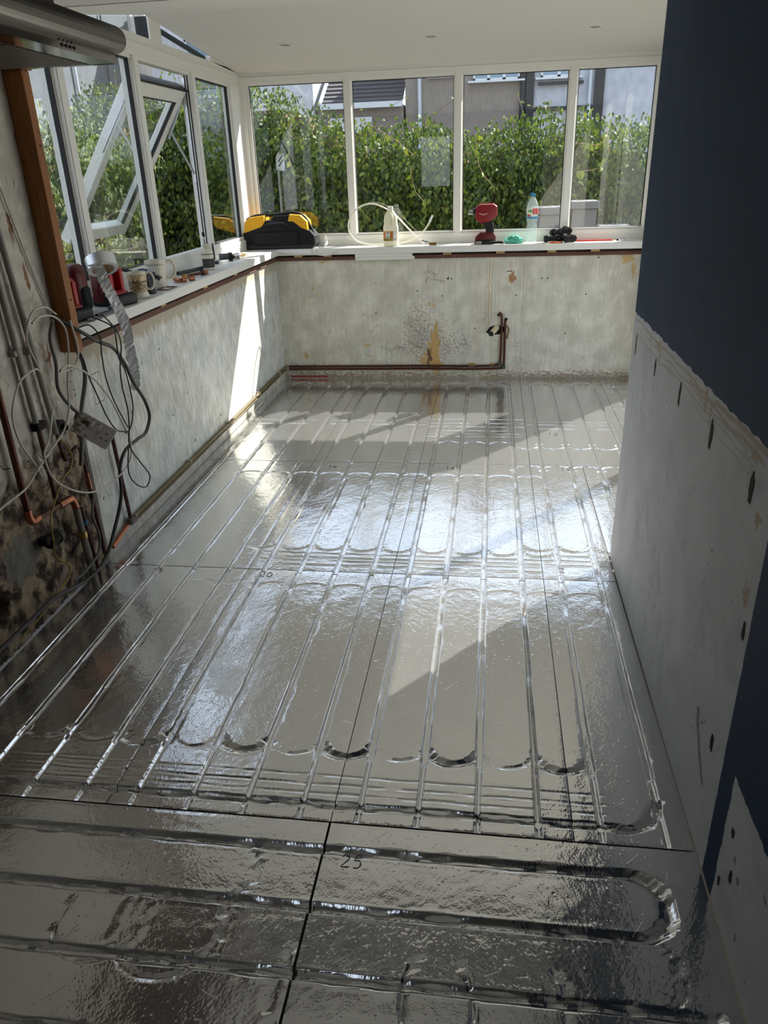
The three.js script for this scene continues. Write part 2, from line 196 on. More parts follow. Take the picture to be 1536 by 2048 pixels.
{ // left wall under the sill
  const W = 1536, H = 512;
  const [c, g] = canvas(W, H, (i, j) => {
    const z = i / W * 3.05, y = (1 - j / H) * 0.905; const sw = 0.7 * fbm(z * 26 + y * 4, y * 7 - z * 2, 4) + 0.6 * fbm(z * 5 + 3, y * 4.5, 4), s2 = n2(z * 110 + y * 14, y * 24) * 1.3;
    let q = [200, 201, 193].map((v, k) => v + sw * 34 + s2 * 5 + [1, 0.5, -0.8][k] * fbm(z * 1.6, y * 1.8, 3) * 6);
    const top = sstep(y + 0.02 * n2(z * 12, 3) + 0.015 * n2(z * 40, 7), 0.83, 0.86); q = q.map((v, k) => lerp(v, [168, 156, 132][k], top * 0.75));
    const low = sstep(0.12 - y + 0.05 * n2(z * 9, y * 9) + 0.04 * n2(z * 50, y * 60), 0, 0.14) * 0.55; return q.map((v, k) => lerp(v, [142, 134, 116][k], low));
  });
  for (let k = 0; k < 150; k++) { const s = rnd() < .5; g.strokeStyle = s ? `rgba(110,112,104,${rr(.08, .2)})` : `rgba(236,234,224,${rr(.1, .25)})`; g.lineWidth = rr(1, 6); const x = rr(0, W), y = rr(30, H - 60), l = rr(25, 130), a = rr(1.0, 2.2); g.beginPath(); g.moveTo(x, y); g.quadraticCurveTo(x + Math.cos(a) * l * .5 + rr(-15, 15), y + Math.sin(a) * l * .5, x + Math.cos(a) * l, y + Math.sin(a) * l); g.stroke(); }
  for (let k = 0; k < 26; k++) crack(g, rr(0, W), rr(60, H - 80), rr(1, 2), 4, 9, 1.2, 'rgba(86,84,76,.6)', .2);
  for (let k = 0; k < 24; k++) blob(g, rr(0, W), rr(60, H), rr(1, 4), rr(1, 5), 'rgba(60,56,48,.8)');
  g.strokeStyle = 'rgba(130,126,112,.9)'; g.lineWidth = 2; g.strokeRect(W - 1470, 70, 40, 70);
  M.wallLeft = std({ map: tex(c), roughness: 0.92, bumpMap: tex(c, false), bumpScale: 0.005 });
  struct('wall_left', new THREE.BoxGeometry(0.28, 0.888, 3.05).translate(-1.74, 0.444, -4.215), M.wallLeft, 'low white swirled plaster wall under the left window');
}
{ // stripped house wall, left: relief grid in front of a slab
  const W = 1024, H = 1280, z0 = -2.69, z1 = -1.15, hh = 2.02;
  const rough = (z, y) => sstep(0.62 - (z + 2.69) * 0.06 + 0.14 * fbm(z * 3.1, y * 2.6, 4) + 0.05 * n2(z * 17, y * 15) - y, -0.04, 0.14);
  const hole = (z, y) => Math.hypot((z + 1.985 + 0.02 * n2(z * 20, y * 20)) / 0.055, (y - 0.19 + 0.02 * n2(y * 18, z * 18)) / 0.075);
  const [c, g] = canvas(W, H, (i, j) => {
    const z = z0 + i / W * (z1 - z0), y = (1 - j / H) * hh, r = rough(z, y);
    const a = 12 * fbm(z * 9, y * 9, 4), w = [196, 190, 178].map((v) => v + a * 2);
    const f = fbm(z * 11, y * 10, 5), gr = n2(z * 90, y * 90) * 0.5 + n2(z * 210, y * 190) * 0.5; let b = f > 0.05 ? [134, 116, 93] : f > -0.2 ? [108, 93, 75] : [76, 65, 54]; b = b.map((v) => v + gr * 26 + f * 40);
    const white = sstep(n2(z * 24 + 5, y * 20) * 0.6 + n2(z * 120, y * 110) * 0.5, 0.35, 0.7) * sstep(y, 0.1, 0.6); b = b.map((v, k) => lerp(v, [172, 164, 150][k], white * 0.75));
    let q = w.map((v, k) => lerp(v, b[k], r)); const cem = sstep(1 - Math.hypot((z + 2.16) / 0.1, (y - 0.28) / 0.09) + 0.3 * n2(z * 12, y * 12), 0, 0.12); q = q.map((v, k) => lerp(v, [110, 106, 96][k], cem));
    const rust = sstep(n2(z * 5 + 20, y * 1.4) * 0.7 + n2(z * 30, y * 22) * 0.35, 0.42, 0.75) * (1 - r) * sstep(1.2 - y, 0, 0.6); q = q.map((v, k) => lerp(v, [142, 112, 86][k], rust * 0.6));
    return hole(z, y) < 1 ? [84, 72, 60] : q;
  });
  const X = (z) => (z - z0) / (z1 - z0) * W, Y = (y) => H - y / hh * H;
  for (let k = 0; k < 260; k++) { const y = rr(0.72, 1.98), z = rr(z0, z1); crack(g, X(z), Y(y), rr(0.9, 2.2), 3, 6, rr(.7, 1.6), 'rgba(74,66,56,.55)', .1); }
  for (const [z, y] of [[-2.5, 1.36], [-2.53, 1.2], [-2.56, 0.9], [-2.45, 0.98]]) blob(g, X(z), Y(y), 7, 26, 'rgba(128,88,62,.9)', .6);
  for (let k = 0; k < 60; k++) crack(g, X(rr(z0, z1)), Y(rr(.1, .7)), rr(0, 6), 6, 9, rr(1, 2.4), 'rgba(24,19,16,.75)', .3);
  M.wallHouse = std({ map: tex(c), roughness: 0.95, bumpMap: tex(c, false), bumpScale: 0.006 });
  const nz = 150, ny = 190, p = [], uv = [], id = [];
  for (let j = 0; j <= ny; j++) for (let i = 0; i <= nz; i++) {
    const u = i / nz, v = j / ny, z = z0 + u * (z1 - z0), y = v * hh, r = rough(z, y), e = Math.min(u, 1 - u, 1 - v) < 0.001 ? 0 : 1;
    const ridge = Math.abs(n2(z * 13 + 0.8 * n2(z * 5, y * 5), y * 9)) ; let d = lerp(0.004 * ridge + 0.001 * n2(z * 60, y * 60), -0.012 + 0.012 * fbm(z * 9, y * 8, 3) + 0.005 * n2(z * 40, y * 38), r);
    if (hole(z, y) < 1) d -= 0.06 * (1 - hole(z, y) ** 2);
    p.push(-1.6 + d * e, y, z); uv.push(u, v);
  }
  for (let j = 0; j < ny; j++) for (let i = 0; i < nz; i++) { const a = j * (nz + 1) + i; id.push(a, a + nz + 1, a + 1, a + 1, a + nz + 1, a + nz + 2); }
  const gg = new THREE.BufferGeometry(); gg.setAttribute('position', new THREE.Float32BufferAttribute(p, 3)); gg.setAttribute('uv', new THREE.Float32BufferAttribute(uv, 2)); gg.setIndex(id); gg.computeVertexNormals();
  const wl = struct('wall_left_house', null, null, 'stripped house wall with textured white paint above and bare dark masonry below');
  part(wl, 'plaster_surface', gg, M.wallHouse); part(wl, 'masonry', [bb(-1.9, -1.69, 0, 2.02, z0, z1), bb(-1.69, -1.6, 0, 2.02, z0 - 0.001, z0 + 0.02)], M.cement); part(wl, 'rear_plaster', bb(-1.9, -1.6, 0, 2.35, z1, 3.4), M.whitewall); part(wl, 'upper_plaster', bb(-1.9, -1.6, 2.02, 2.35, -2.65, z1), M.whitewall);
}
{ // right partition: blue paint over bare white plaster
  const W = 1280, H = 1280, z0 = -2.85, z1 = -0.75, hh = 2.1, X = (z) => (z - z0) / (z1 - z0) * W, Y = (y) => H - y / hh * H, mm = H / 2100;
  const [c, g] = canvas(W, H, (i, j) => { const z = z0 + i / W * (z1 - z0), y = (1 - j / H) * hh;
    const ed = 0.997 + 0.004 * n2(z * 14, 2), white = (y < ed && z < -1.318 + 0.002 * n2(y * 9, 5)) || (z > -1.245 + 0.003 * n2(y * 20, 1) && y < 0.35 + 0.004 * n2(z * 30, 9));
    const f = fbm(z * 4, y * 4, 4), s = n2(z * 60, y * 6) * 2; if (!white) return [20 + f * 4, 50 + f * 5, 80 + f * 6];
    const sm = sstep(n2(z * 3 + 8, y * 2.2) * 0.7 + n2(z * 14, y * 12) * 0.3, 0.25, 0.7); let q = [196, 199, 203].map((v) => v + f * 10 + s); q = q.map((v, k) => lerp(v, [178, 181, 187][k], sm * 0.6)); return q; });
  g.lineCap = 'round';
  for (const [y, za, zb, w, a] of [[.975, -2.82, -1.75, 6, .9], [.955, -2.6, -1.5, 4, .8], [.965, -2.0, -1.4, 9, .8], [.94, -2.3, -1.45, 4, .7], [.92, -1.95, -1.4, 4, .6], [.985, -1.75, -1.36, 12, .85], [.93, -2.75, -2.2, 4, .7]]) { g.strokeStyle = `rgba(172,158,142,${a})`; g.lineWidth = w * mm; g.beginPath(); for (let k = 0; k <= 24; k++) { const z = lerp(za, zb, k / 24); g.lineTo(X(z), Y(y + .006 * n2(z * 7, y * 60))); } g.stroke(); }
  for (const [z, y, a, b] of [[-2.42, .965, 26, 14], [-2.38, .955, 14, 24], [-1.83, .965, 12, 26], [-1.78, .94, 8, 30], [-1.45, .965, 30, 14], [-1.38, .86, 16, 20], [-1.37, .7, 16, 20]]) blob(g, X(z), Y(y), a * mm, b * mm, 'rgba(176,156,136,.9)', .6);
  for (let k = 0; k < 120; k++) blob(g, X(rr(-2.7, -1.35)), Y(rr(.08, .9)), rr(.6, 2.6), rr(.8, 3.4), `rgba(84,80,76,${rr(.3, .9)})`);
  for (let k = 0; k < 20; k++) { g.strokeStyle = `rgba(150,148,146,${rr(.2, .5)})`; g.lineWidth = rr(1, 3); const x = X(rr(-2.6, -1.4)), y = Y(rr(.1, .85)), a = rr(.4, 2.2), l = rr(20, 110); g.beginPath(); g.moveTo(x, y); g.quadraticCurveTo(x + Math.cos(a) * l * .5 + 6, y + Math.sin(a) * l * .5, x + Math.cos(a) * l, y + Math.sin(a) * l); g.stroke(); }
  for (let k = 0; k < 14; k++) blob(g, X(rr(-1.22, -.9)), Y(rr(.05, .33)), rr(1, 5), rr(1, 8), 'rgba(120,112,104,.8)');
  for (const [z, y, l] of [[-2.4, 1.25, 20], [-2.3, 1.6, 12], [-1.3, .5, 10]]) { g.strokeStyle = 'rgba(96,118,136,.7)'; g.lineWidth = 1.5; g.beginPath(); g.moveTo(X(z), Y(y)); g.lineTo(X(z) + 6, Y(y) - l); g.stroke(); }
  M.partition = std({ map: tex(c), roughness: 0.85, bumpMap: tex(c, false), bumpScale: 0.0006 });
  const w = struct('wall_right_partition', null, null, 'partition wall, dark blue paint above bare white plaster with a row of fixing holes painted as dark chips');
  const face = new THREE.PlaneGeometry(z1 - z0, hh).rotateY(-Math.PI / 2).translate(0.5148, hh / 2, (z0 + z1) / 2); part(w, 'painted_face', face, M.partition);
  part(w, 'wall_core', bb(0.515, 0.66, 0, 2.35, -2.85, 3.4), M.whitewall); part(w, 'rear_paint', bb(0.5145, 0.515, 0, 2.35, z1, 3.4), M.bluewall); part(w, 'upper_paint', bb(0.5145, 0.515, 2.1, 2.35, z0, z1), M.bluewall);
  const holeDark = std({ color: '#2b221c', roughness: 0.95 });  // dark brown chips on the face paint exposed matter and shade inside holes
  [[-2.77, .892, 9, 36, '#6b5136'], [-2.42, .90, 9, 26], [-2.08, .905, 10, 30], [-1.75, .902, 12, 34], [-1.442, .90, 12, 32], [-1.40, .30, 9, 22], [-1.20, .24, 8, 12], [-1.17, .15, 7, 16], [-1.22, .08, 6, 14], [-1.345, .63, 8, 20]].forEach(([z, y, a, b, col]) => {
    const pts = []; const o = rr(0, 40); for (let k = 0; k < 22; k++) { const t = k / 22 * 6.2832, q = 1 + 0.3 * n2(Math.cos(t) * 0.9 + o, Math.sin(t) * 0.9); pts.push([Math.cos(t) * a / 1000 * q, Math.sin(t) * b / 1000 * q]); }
    part(w, 'fixing_hole_shade', prism(pts, 0.0012).rotateY(-Math.PI / 2).translate(0.5149, y, z), col ? std({ color: col, roughness: 1 }) : holeDark, 'dark brown chip painted for the exposed matter and shade in a fixing hole');
  });
  const scr = tube([[0.5125, 0.30, -1.52], [0.5122, 0.27, -1.515], [0.5125, 0.24, -1.49], [0.512, 0.20, -1.45], [0.5125, 0.165, -1.41]], 0.0035, 30, 6); part(w, 'torn_paint', scr, M.white, 'torn flap of white paint');
}
struct('wall_rear', [bb(-1.9, -1.4, 0, 2.35, 3.4, 3.55), bb(-0.75, 0.66, 0, 2.35, 3.4, 3.55), bb(-1.4, -0.75, 2.05, 2.35, 3.4, 3.55), bb(-1.4, -0.75, 0, 1.1, 3.4, 3.55)], M.whitewall, 'plain pale wall with a window behind the viewpoint');
{ const w = struct('window_4', null, null, 'white window in the wall behind the viewpoint'); part(w, 'frame', [bb(-1.4, -0.75, 1.1, 1.16, 3.43, 3.5), bb(-1.4, -0.75, 1.99, 2.05, 3.43, 3.5), bb(-1.4, -1.34, 1.16, 1.99, 3.43, 3.5), bb(-0.81, -0.75, 1.16, 1.99, 3.43, 3.5)], M.upvc); part(w, 'pane', bb(-1.34, -0.81, 1.16, 1.99, 3.46, 3.464), M.glass); }
struct('wall_right_return', bb(0.66, 1.115, 0, 2.4, -2.85, -2.7), M.whitewall, 'white return wall beyond the partition end');

// ceiling: two shallow slopes meeting at a ridge, then the lower house ceiling behind a lintel
struct('ceiling', alongX([[-6.1, 2.113], [-4.39, 2.25], [-2.84, 2.018], [-2.84, 2.22], [-4.39, 2.45], [-6.1, 2.31]], -1.80, 1.16), M.ceil, 'white boarded ceiling rising in two shallow slopes to a ridge');
struct('ceiling_house', [bb(-1.9, 0.66, 2.35, 2.45, -2.65, 3.55), bb(-1.9, 1.3, 2.02, 2.45, -2.84, -2.65)], M.ceil, 'house ceiling and lintel above the opening');

// ---------------------------------------------------------------- windows
const profileBar = (w, d, len) => { const a = w / 2, g = prism([[-a, 0], [-a, d * 0.55], [-a + 0.006, d * 0.7], [-a + 0.013, d], [a - 0.013, d], [a - 0.006, d * 0.7], [a, d * 0.55], [a, 0]], len); return g.rotateX(-Math.PI / 2); };   // stands on y, face towards... z flipped below
const mullionZ = (x, y0, y1, w, zf) => profileBar(w, 0.055, y1 - y0).scale(1, 1, -1).translate(x, y0, zf - 0.055);
const flip = (g) => { const p = g.index ? g.toNonIndexed() : g; const a = p.attributes.position.array; for (let i = 0; i < a.length; i += 9) for (let k = 0; k < 3; k++) { const t = a[i + 3 + k]; a[i + 3 + k] = a[i + 6 + k]; a[i + 6 + k] = t; } p.computeVertexNormals(); return p; };
{
  const zf = -5.90, top = 2.052, bot = 1.06, w = struct('window_1', null, null, 'wide white plastic window with tall fixed panes facing the ivy hedge');
  const vb = (x, y0, y1, wd) => flip(mullionZ(x, y0, y1, wd, zf));
  part(w, 'bottom_rail', [bb(-1.80, 1.113, 0.975, 1.045, zf - 0.07, zf), bb(-1.86, 1.113, 1.045, bot, zf - 0.06, zf - 0.012), bb(-1.86, 1.113, 1.006, 1.012, zf - 0.01, zf + 0.004)], M.upvc);
  part(w, 'head_rail', [bb(-1.80, 1.113, 2.068, 2.135, zf - 0.07, zf), bb(-1.86, 1.113, top, 2.068, zf - 0.06, zf - 0.012), bb(-1.86, 1.113, 2.098, 2.103, zf, zf + 0.006)], M.upvc);
  part(w, 'corner_post', [bb(-1.86, -1.765, 1.0455, 2.0675, zf - 0.07, zf), bb(-1.765, -1.737, 1.0455, 2.0675, zf - 0.06, zf - 0.02), bb(-1.80, -1.792, 0.975, 2.113, zf, zf + 0.006)], M.upvc);
  const mx = [-1.0265, -0.2545, 0.5145, 1.08]; for (const x of mx) part(w, 'mullion', vb(x, 1.0455, 2.0675, 0.066), M.upvc);
  const e = [-1.737, -1.0595, -0.9935, -0.2875, -0.2215, 0.4815, 0.5475, 1.047];
  for (let k = 0; k < 8; k += 2) {
    part(w, 'pane', bb(e[k], e[k + 1], bot, top, zf - 0.048, zf - 0.044), M.glass);
    part(w, 'gasket', [bb(e[k], e[k + 1], top - 0.004, top, zf - 0.043, zf - 0.03), bb(e[k], e[k] + 0.004, bot, top, zf - 0.043, zf - 0.03), bb(e[k + 1] - 0.004, e[k + 1], bot, top, zf - 0.043, zf - 0.03), bb(e[k], e[k + 1], bot, bot + 0.003, zf - 0.043, zf - 0.03)], M.gasket);
  }
}
{
  const xf = -1.80, top = 2.035, bot = 1.07, w = struct('window_2', null, null, 'white plastic side window with a pane tilted open');
  const vb = (z, wd, d = 0.055) => { const g = profileBar(wd, d, 1.06); g.rotateY(Math.PI / 2); return g; };
  part(w, 'bottom_rail', [bb(xf - 0.07, xf, 0.975, 1.045, -5.895, -2.69), bb(xf - 0.06, xf - 0.012, 1.045, bot, -5.9, -2.69), bb(xf, xf + 0.004, 1.006, 1.012, -5.9, -2.69)], M.upvc);
  part(w, 'head_rail', [bb(xf - 0.07, xf, 2.05, 2.147, -5.895, -2.69), bb(xf - 0.06, xf - 0.012, top, 2.05, -5.9, -2.69), bb(xf, xf + 0.006, 2.10, 2.106, -5.9, -2.69)], M.upvc);
  part(w, 'side_post', bb(xf - 0.07, xf, 1.0455, 2.0495, -2.74, -2.69), M.upvc);
  part(w, 'corner_post', [bb(xf - 0.07, xf, 1.0455, 2.0495, -5.898, -5.715), bb(xf - 0.06, xf - 0.02, 1.0455, 2.0495, -5.715, -5.69)], M.upvc);
  const mz = [-3.41, -4.19, -5.0]; for (const z of mz) { const a = 0.042; part(w, 'mullion', [bb(xf - 0.07, xf - 0.02, 1.0455, 2.0495, z - a, z + a), bb(xf - 0.02, xf - 0.004, 1.0455, 2.0495, z - a + 0.008, z + a - 0.008), bb(xf - 0.004, xf, 1.0455, 2.0495, z - a + 0.016, z + a - 0.016)], M.upvc); }
  const pane = (z0, z1) => { part(w, 'pane', bb(xf - 0.047, xf - 0.043, bot, top, z0, z1), M.glass); part(w, 'gasket', [bb(xf - 0.042, xf - 0.022, bot, top, z0, z0 + 0.006), bb(xf - 0.075, xf - 0.02, bot, top, z1 - 0.005, z1), bb(xf - 0.042, xf - 0.022, top - 0.006, top, z0, z1), bb(xf - 0.042, xf - 0.022, bot, bot + 0.004, z0, z1)], M.gasket); };
  pane(-3.368, -2.74); pane(-4.148, -3.452); pane(-5.69, -5.042);
  // opened sash: top edge slid down, bottom pushed outwards
  const sash = new THREE.Group(); sash.name = 'sash'; w.add(sash); sash.position.set(-1.862, 1.965, -4.595); sash.rotation.z = -0.595;   // local y runs down the sash as -y
  const sh = 0.955, sw = 0.72;
  part(sash, 'sash_frame', [rbb(-0.03, 0.03, -0.075, 0, -sw / 2, sw / 2, 0.006), rbb(-0.03, 0.03, -sh, -sh + 0.075, -sw / 2, sw / 2, 0.006), rbb(-0.03, 0.03, -sh + 0.07, -0.07, -sw / 2, -sw / 2 + 0.07, 0.006), rbb(-0.03, 0.03, -sh + 0.07, -0.07, sw / 2 - 0.07, sw / 2, 0.006)], M.upvc);
  part(sash, 'sash_pane', bb(-0.004, 0.004, -sh + 0.07, -0.07, -sw / 2 + 0.065, sw / 2 - 0.065), M.glass);
  part(sash, 'sash_gasket', [bb(0.006, 0.024, -0.083, -0.072, -sw / 2 + 0.07, sw / 2 - 0.07), bb(0.006, 0.024, -sh + 0.07, -0.07, -sw / 2 + 0.066, -sw / 2 + 0.08), bb(0.006, 0.024, -sh + 0.07, -0.07, sw / 2 - 0.08, sw / 2 - 0.066), bb(-0.036, 0.036, 0, 0.012, -sw / 2, sw / 2)], M.gasket);
  part(w, 'window_stay', [bar([-1.85, 1.50, -4.945], [-1.985, 1.78, -4.945], 0.007, 8), bar([-1.85, 1.95, -4.95], [-1.985, 1.70, -4.95], 0.009, 8), bb(-1.856, -1.842, 1.45, 2.02, -4.956, -4.948)], M.steelbar);
  part(w, 'window_stay', [bar([-1.85, 1.50, -4.245], [-1.985, 1.78, -4.245], 0.007, 8), bar([-1.85, 1.95, -4.24], [-2.08, 1.62, -4.24], 0.009, 8)], M.steelbar);
  part(w, 'frame_groove', [bb(-1.846, -1.838, 1.05, 2.04, -4.9585, -4.957), bb(-1.83, -1.822, 1.05, 2.04, -4.9585, -4.957)], M.gasket);
}
{ // gable lights above the side window
  const xf = -1.80, w = struct('window_3', null, null, 'two narrow triangular gable panes under the sloping ceiling');
  const cy = (z) => z < -4.39 ? 2.25 + (z + 4.39) * 0.0801 : 2.25 - (z + 4.39) * 0.1497;
  const poly = (zs, x0, x1, yb = 2.147) => { const p = zs.map((z) => [-z, cy(z) + 0.004]); p.push([-zs[zs.length - 1], yb], [-zs[0], yb]); return prism(p, x1 - x0).rotateY(Math.PI / 2).translate(x0, 0, 0); };
  part(w, 'pane', poly([-5.35, -4.565], -1.846, -1.842), M.glass); part(w, 'pane', poly([-4.435, -4.39, -3.72], -1.846, -1.842), M.glass);
  part(w, 'gable_post', poly([-4.577, -4.425], xf - 0.07, xf), M.upvc); part(w, 'gable_infill', [poly([-5.95, -5.345], xf - 0.07, xf)], M.upvc);
  part(w, 'gasket', [poly([-4.582, -4.577], -1.86, -1.82), poly([-4.43, -4.422], -1.875, -1.81), prism([[5.35, 2.158], [4.577, 2.222], [4.577, 2.236], [5.35, 2.174]], 0.03).rotateY(Math.PI / 2).translate(-1.86, 0, 0)], M.gasket);
}
{ // glazed doors on the right side
  const w = struct('door_1', null, null, 'white glazed side doors out of sight behind the partition'), x0 = 1.115, x1 = 1.16;
  part(w, 'door_frame', [bb(x0, x1, 0, 2.1, -5.62, -5.55), bb(x0, x1, 0, 2.1, -3.0, -2.96), bb(x0, x1, 2.04, 2.13, -5.62, -2.96), bb(x0, x1, -0.03, 0.06, -5.62, -2.96), bb(x0, x1, 0, 2.08, -4.33, -4.26)], M.upvc);
  part(w, 'pane', bb(x0 + 0.028, x0 + 0.032, 0.06, 2.04, -5.55, -4.33), M.glass); part(w, 'pane', bb(x0 + 0.028, x0 + 0.032, 0.06, 2.04, -4.26, -3.0), M.glass);
  struct('wall_right', [bb(1.115, 1.28, -0.03, 2.13, -6.0, -5.62), bb(1.115, 1.28, -0.03, 2.13, -2.96, -2.7), bb(1.115, 1.16, 2.13, 2.3, -5.95, -2.84)], M.whitewall, 'white side wall either side of the glazed doors');
}
// sills and the timber and gap below them
struct('trim_1', [bb(-1.80, -1.575, 0.945, 0.975, -5.90, -2.69), rbb(-1.60, -1.562, 0.930, 0.9752, -5.70, -2.69, 0.003)], M.sill, 'white plastic sill under the side window');
struct('trim_2', [bb(-1.575, 1.113, 0.945, 0.975, -5.90, -5.71), rbb(-1.565, 1.113, 0.930, 0.9752, -5.735, -5.697, 0.003)], M.sill, 'white plastic sill under the back window');
{
  const [c] = canvas(512, 64, (x, y) => { const v = fbm(x / 90, y / 4, 4); return [92 + v * 50, 62 + v * 36, 48 + v * 28]; }); M.brown = std({ map: tex(c), roughness: 0.8 });
  struct('trim_3', [bb(-1.85, -1.588, 0.888, 0.913, -5.74, -2.70), bb(-1.6, 1.06, 0.888, 0.913, -5.9, -5.728)], M.brown, 'dark brown timber plate along the top of the low walls');
  struct('trim_4', [bb(-1.85, -1.64, 0.913, 0.945, -5.9, -2.70), bb(-1.64, 1.10, 0.913, 0.945, -5.9, -5.78)], M.cement, 'rough mortar at the back of the open gap under the sills');
  [-1.42, -1.2, -0.32, 0.06, 0.42, 0.72].forEach((x, i) => single('wood_packer', ['leftmost pale wood packer under the back sill near the tool bag', 'second pale wood packer from the left under the back sill', 'pale wood packer under the back sill right of the milk bottle', 'pale wood packer under the back sill below the impact driver', 'pale wood packer under the back sill below the black couplings', 'rightmost pale wood packer under the back sill by the blue wall'][i], 'packer', rbb(x - 0.03, x + 0.03, 0.9135, 0.9295, -5.78, -5.722, 0.002), M.lightwood, 'packers under the back sill'));
  [-3.6, -4.2, -4.75].forEach((z, i) => single('wood_packer', ['pale wood packer under the side sill below the mugs', 'pale wood packer under the side sill below the copper fittings', 'pale wood packer under the side sill below the chrome fittings'][i], 'packer', rbb(-1.64, -1.585, 0.9135, 0.9295, z - 0.03, z + 0.03, 0.002), M.lightwood, 'packers under the side sill'));
  single('sill_offcut', 'white plastic sill offcut under the back sill below the milk bottle', 'trim piece', [rbb(-0.99, -0.57, 0.908, 0.9295, -5.726, -5.698, 0.003), rbb(-0.99, -0.555, 0.886, 0.909, -5.724, -5.704, 0.004)], M.sill);
}
{ // timber post at the house end of the side sill
  const [c, g] = canvas(256, 1024, (x, y) => { const v = fbm(x / 22 + 0.6 * n2(x / 80, y / 300), y / 420, 4) * 0.8 + n2(x / 5, y / 160) * 0.12; return [142 + v * 56, 88 + v * 42, 34 + v * 22]; });
  for (const [x, y] of [[60, 560], [190, 200], [120, 880], [40, 300]]) blob(g, x, y, 8, 12, 'rgba(70,32,14,.9)', .3);
  M.pine = std({ map: tex(c), roughness: 0.55 });
  const t = thing('timber_post', 'orange-brown timber post standing at the near end of the side sill', 'post', [0, 0, 0]);
  part(t, 'upright', rbb(-1.599, -1.53, 0.9, 1.822, -2.69, -2.643, 0.004), M.pine); part(t, 'head_block', rbb(-1.599, -1.515, 1.822, 1.85, -2.69, -2.63, 0.005), M.pine); for (const y of [1.09, 1.6]) part(t, 'screw_hole', cyl(0.004, 0.004, 0.002, -1.5298, y, -2.668, 'x', 10), M.dark);
}
// recessed ceiling lights (switched off)
[[-1.26, 0], [-0.385, 1], [0.55, 2]].forEach(([x, i]) => {
  const z = -5.16, y = 2.25 + (z + 4.39) * 0.0801, o = thing('ceiling_downlight', ['recessed ceiling downlight nearest the side window', 'middle recessed downlight in the white ceiling', 'recessed ceiling downlight nearest the blue wall'][i], 'downlight', [x, y, z], 0, 'downlights in the sloping ceiling'); o.rotation.x = -0.08;
  part(o, 'bezel', lathe([[0.031, -0.001], [0.033, -0.006], [0.043, -0.004], [0.044, 0.002]], 36), std({ color: '#dedbd4', roughness: 0.4, side: THREE.DoubleSide })); part(o, 'lens', cyl(0.031, 0.031, 0.003, 0, -0.0015, 0, 'y', 30), std({ color: '#9c9890', roughness: 0.5 }));
});

// ---------------------------------------------------------------- left wall: extractor hood
{
  const [c] = canvas(256, 256, (x, y) => { const v = 150 + 26 * n2(x / 70, y / 1.3) + 14 * n2(x / 25, y * 3); return [v, v, v]; });
  const brushed = std({ color: '#68645e', metalness: 0.9, roughness: 0.42, bumpMap: tex(c, false, [2, 2]), bumpScale: 0.0002 }), polished = std({ color: '#8d8983', metalness: 1, roughness: 0.16 });
  const t = thing('extractor_hood', 'brushed steel cooker hood fixed high on the left house wall', 'cooker hood', [0, 0, 0]);
  const nose = []; for (let k = 0; k <= 14; k++) { const a = -Math.PI / 2 + k / 14 * Math.PI; nose.push([-1.118 + Math.cos(a) * 0.033, 1.861 + Math.sin(a) * 0.033]); }
  const canopyShape = new THREE.Shape([[-1.598, 1.84], [-1.13, 1.832], ...nose, [-1.3, 1.903], [-1.598, 1.905]].map((q) => new THREE.Vector2(...q)));
  part(t, 'canopy', new THREE.ExtrudeGeometry(canopyShape, { depth: 0.9, bevelEnabled: true, bevelSize: 0.004, bevelThickness: 0.018, bevelSegments: 4 }).translate(0, 0, -2.46), brushed);
  const pan = [[-1.115, 1.832], [-1.106, 1.797], [-1.118, 1.797], [-1.135, 1.832]];
  part(t, 'control_panel', prism(pan, 0.62).translate(0, 0, -2.445), polished);
  part(t, 'filter_gap_shade', bb(-1.545, -1.18, 1.8035, 1.8065, -2.424, -1.57), M.dark); part(t, 'underside_tray', [bb(-1.56, -1.118, 1.806, 1.838, -2.45, -1.56), bb(-1.18, -1.115, 1.797, 1.806, -2.45, -1.56), bb(-1.58, -1.115, 1.797, 1.806, -2.45, -2.425)], polished);  // the dark sheet behind the filter ribs paints shade into their gaps
  const ribs = []; ribs.push(bb(-1.535, -1.185, 1.804, 1.8055, -2.425, -2.01)); for (let k = 0; k < 28; k++) ribs.push(bb(-1.53, -1.19, 1.797, 1.806, -2.42 + k * 0.0145, -2.412 + k * 0.0145)); part(t, 'grease_filter', ribs, std({ color: '#857f73', metalness: 0.8, roughness: 0.42 }));
  const ribs2 = []; for (let k = 0; k < 28; k++) ribs2.push(bb(-1.53, -1.19, 1.797, 1.806, -2.0 + k * 0.0145, -1.992 + k * 0.0145)); part(t, 'grease_filter', ribs2, std({ color: '#857f73', metalness: 0.8, roughness: 0.42 }));
  for (let k = 0; k < 4; k++) { part(t, 'push_button', cyl(0.0042, 0.0042, 0.006, -1.109, 1.808, -2.135 - k * 0.021, 'x', 14), M.black); part(t, 'indicator', cyl(0.0018, 0.0018, 0.004, -1.111, 1.82, -2.13 - k * 0.021, 'x', 10), M.black); }
  part(t, 'chimney', rbb(-1.598, -1.2, 1.90, 2.349, -2.31, -1.9, 0.003), std({ color: '#4e4a45', metalness: 0.75, roughness: 0.5 }));
}
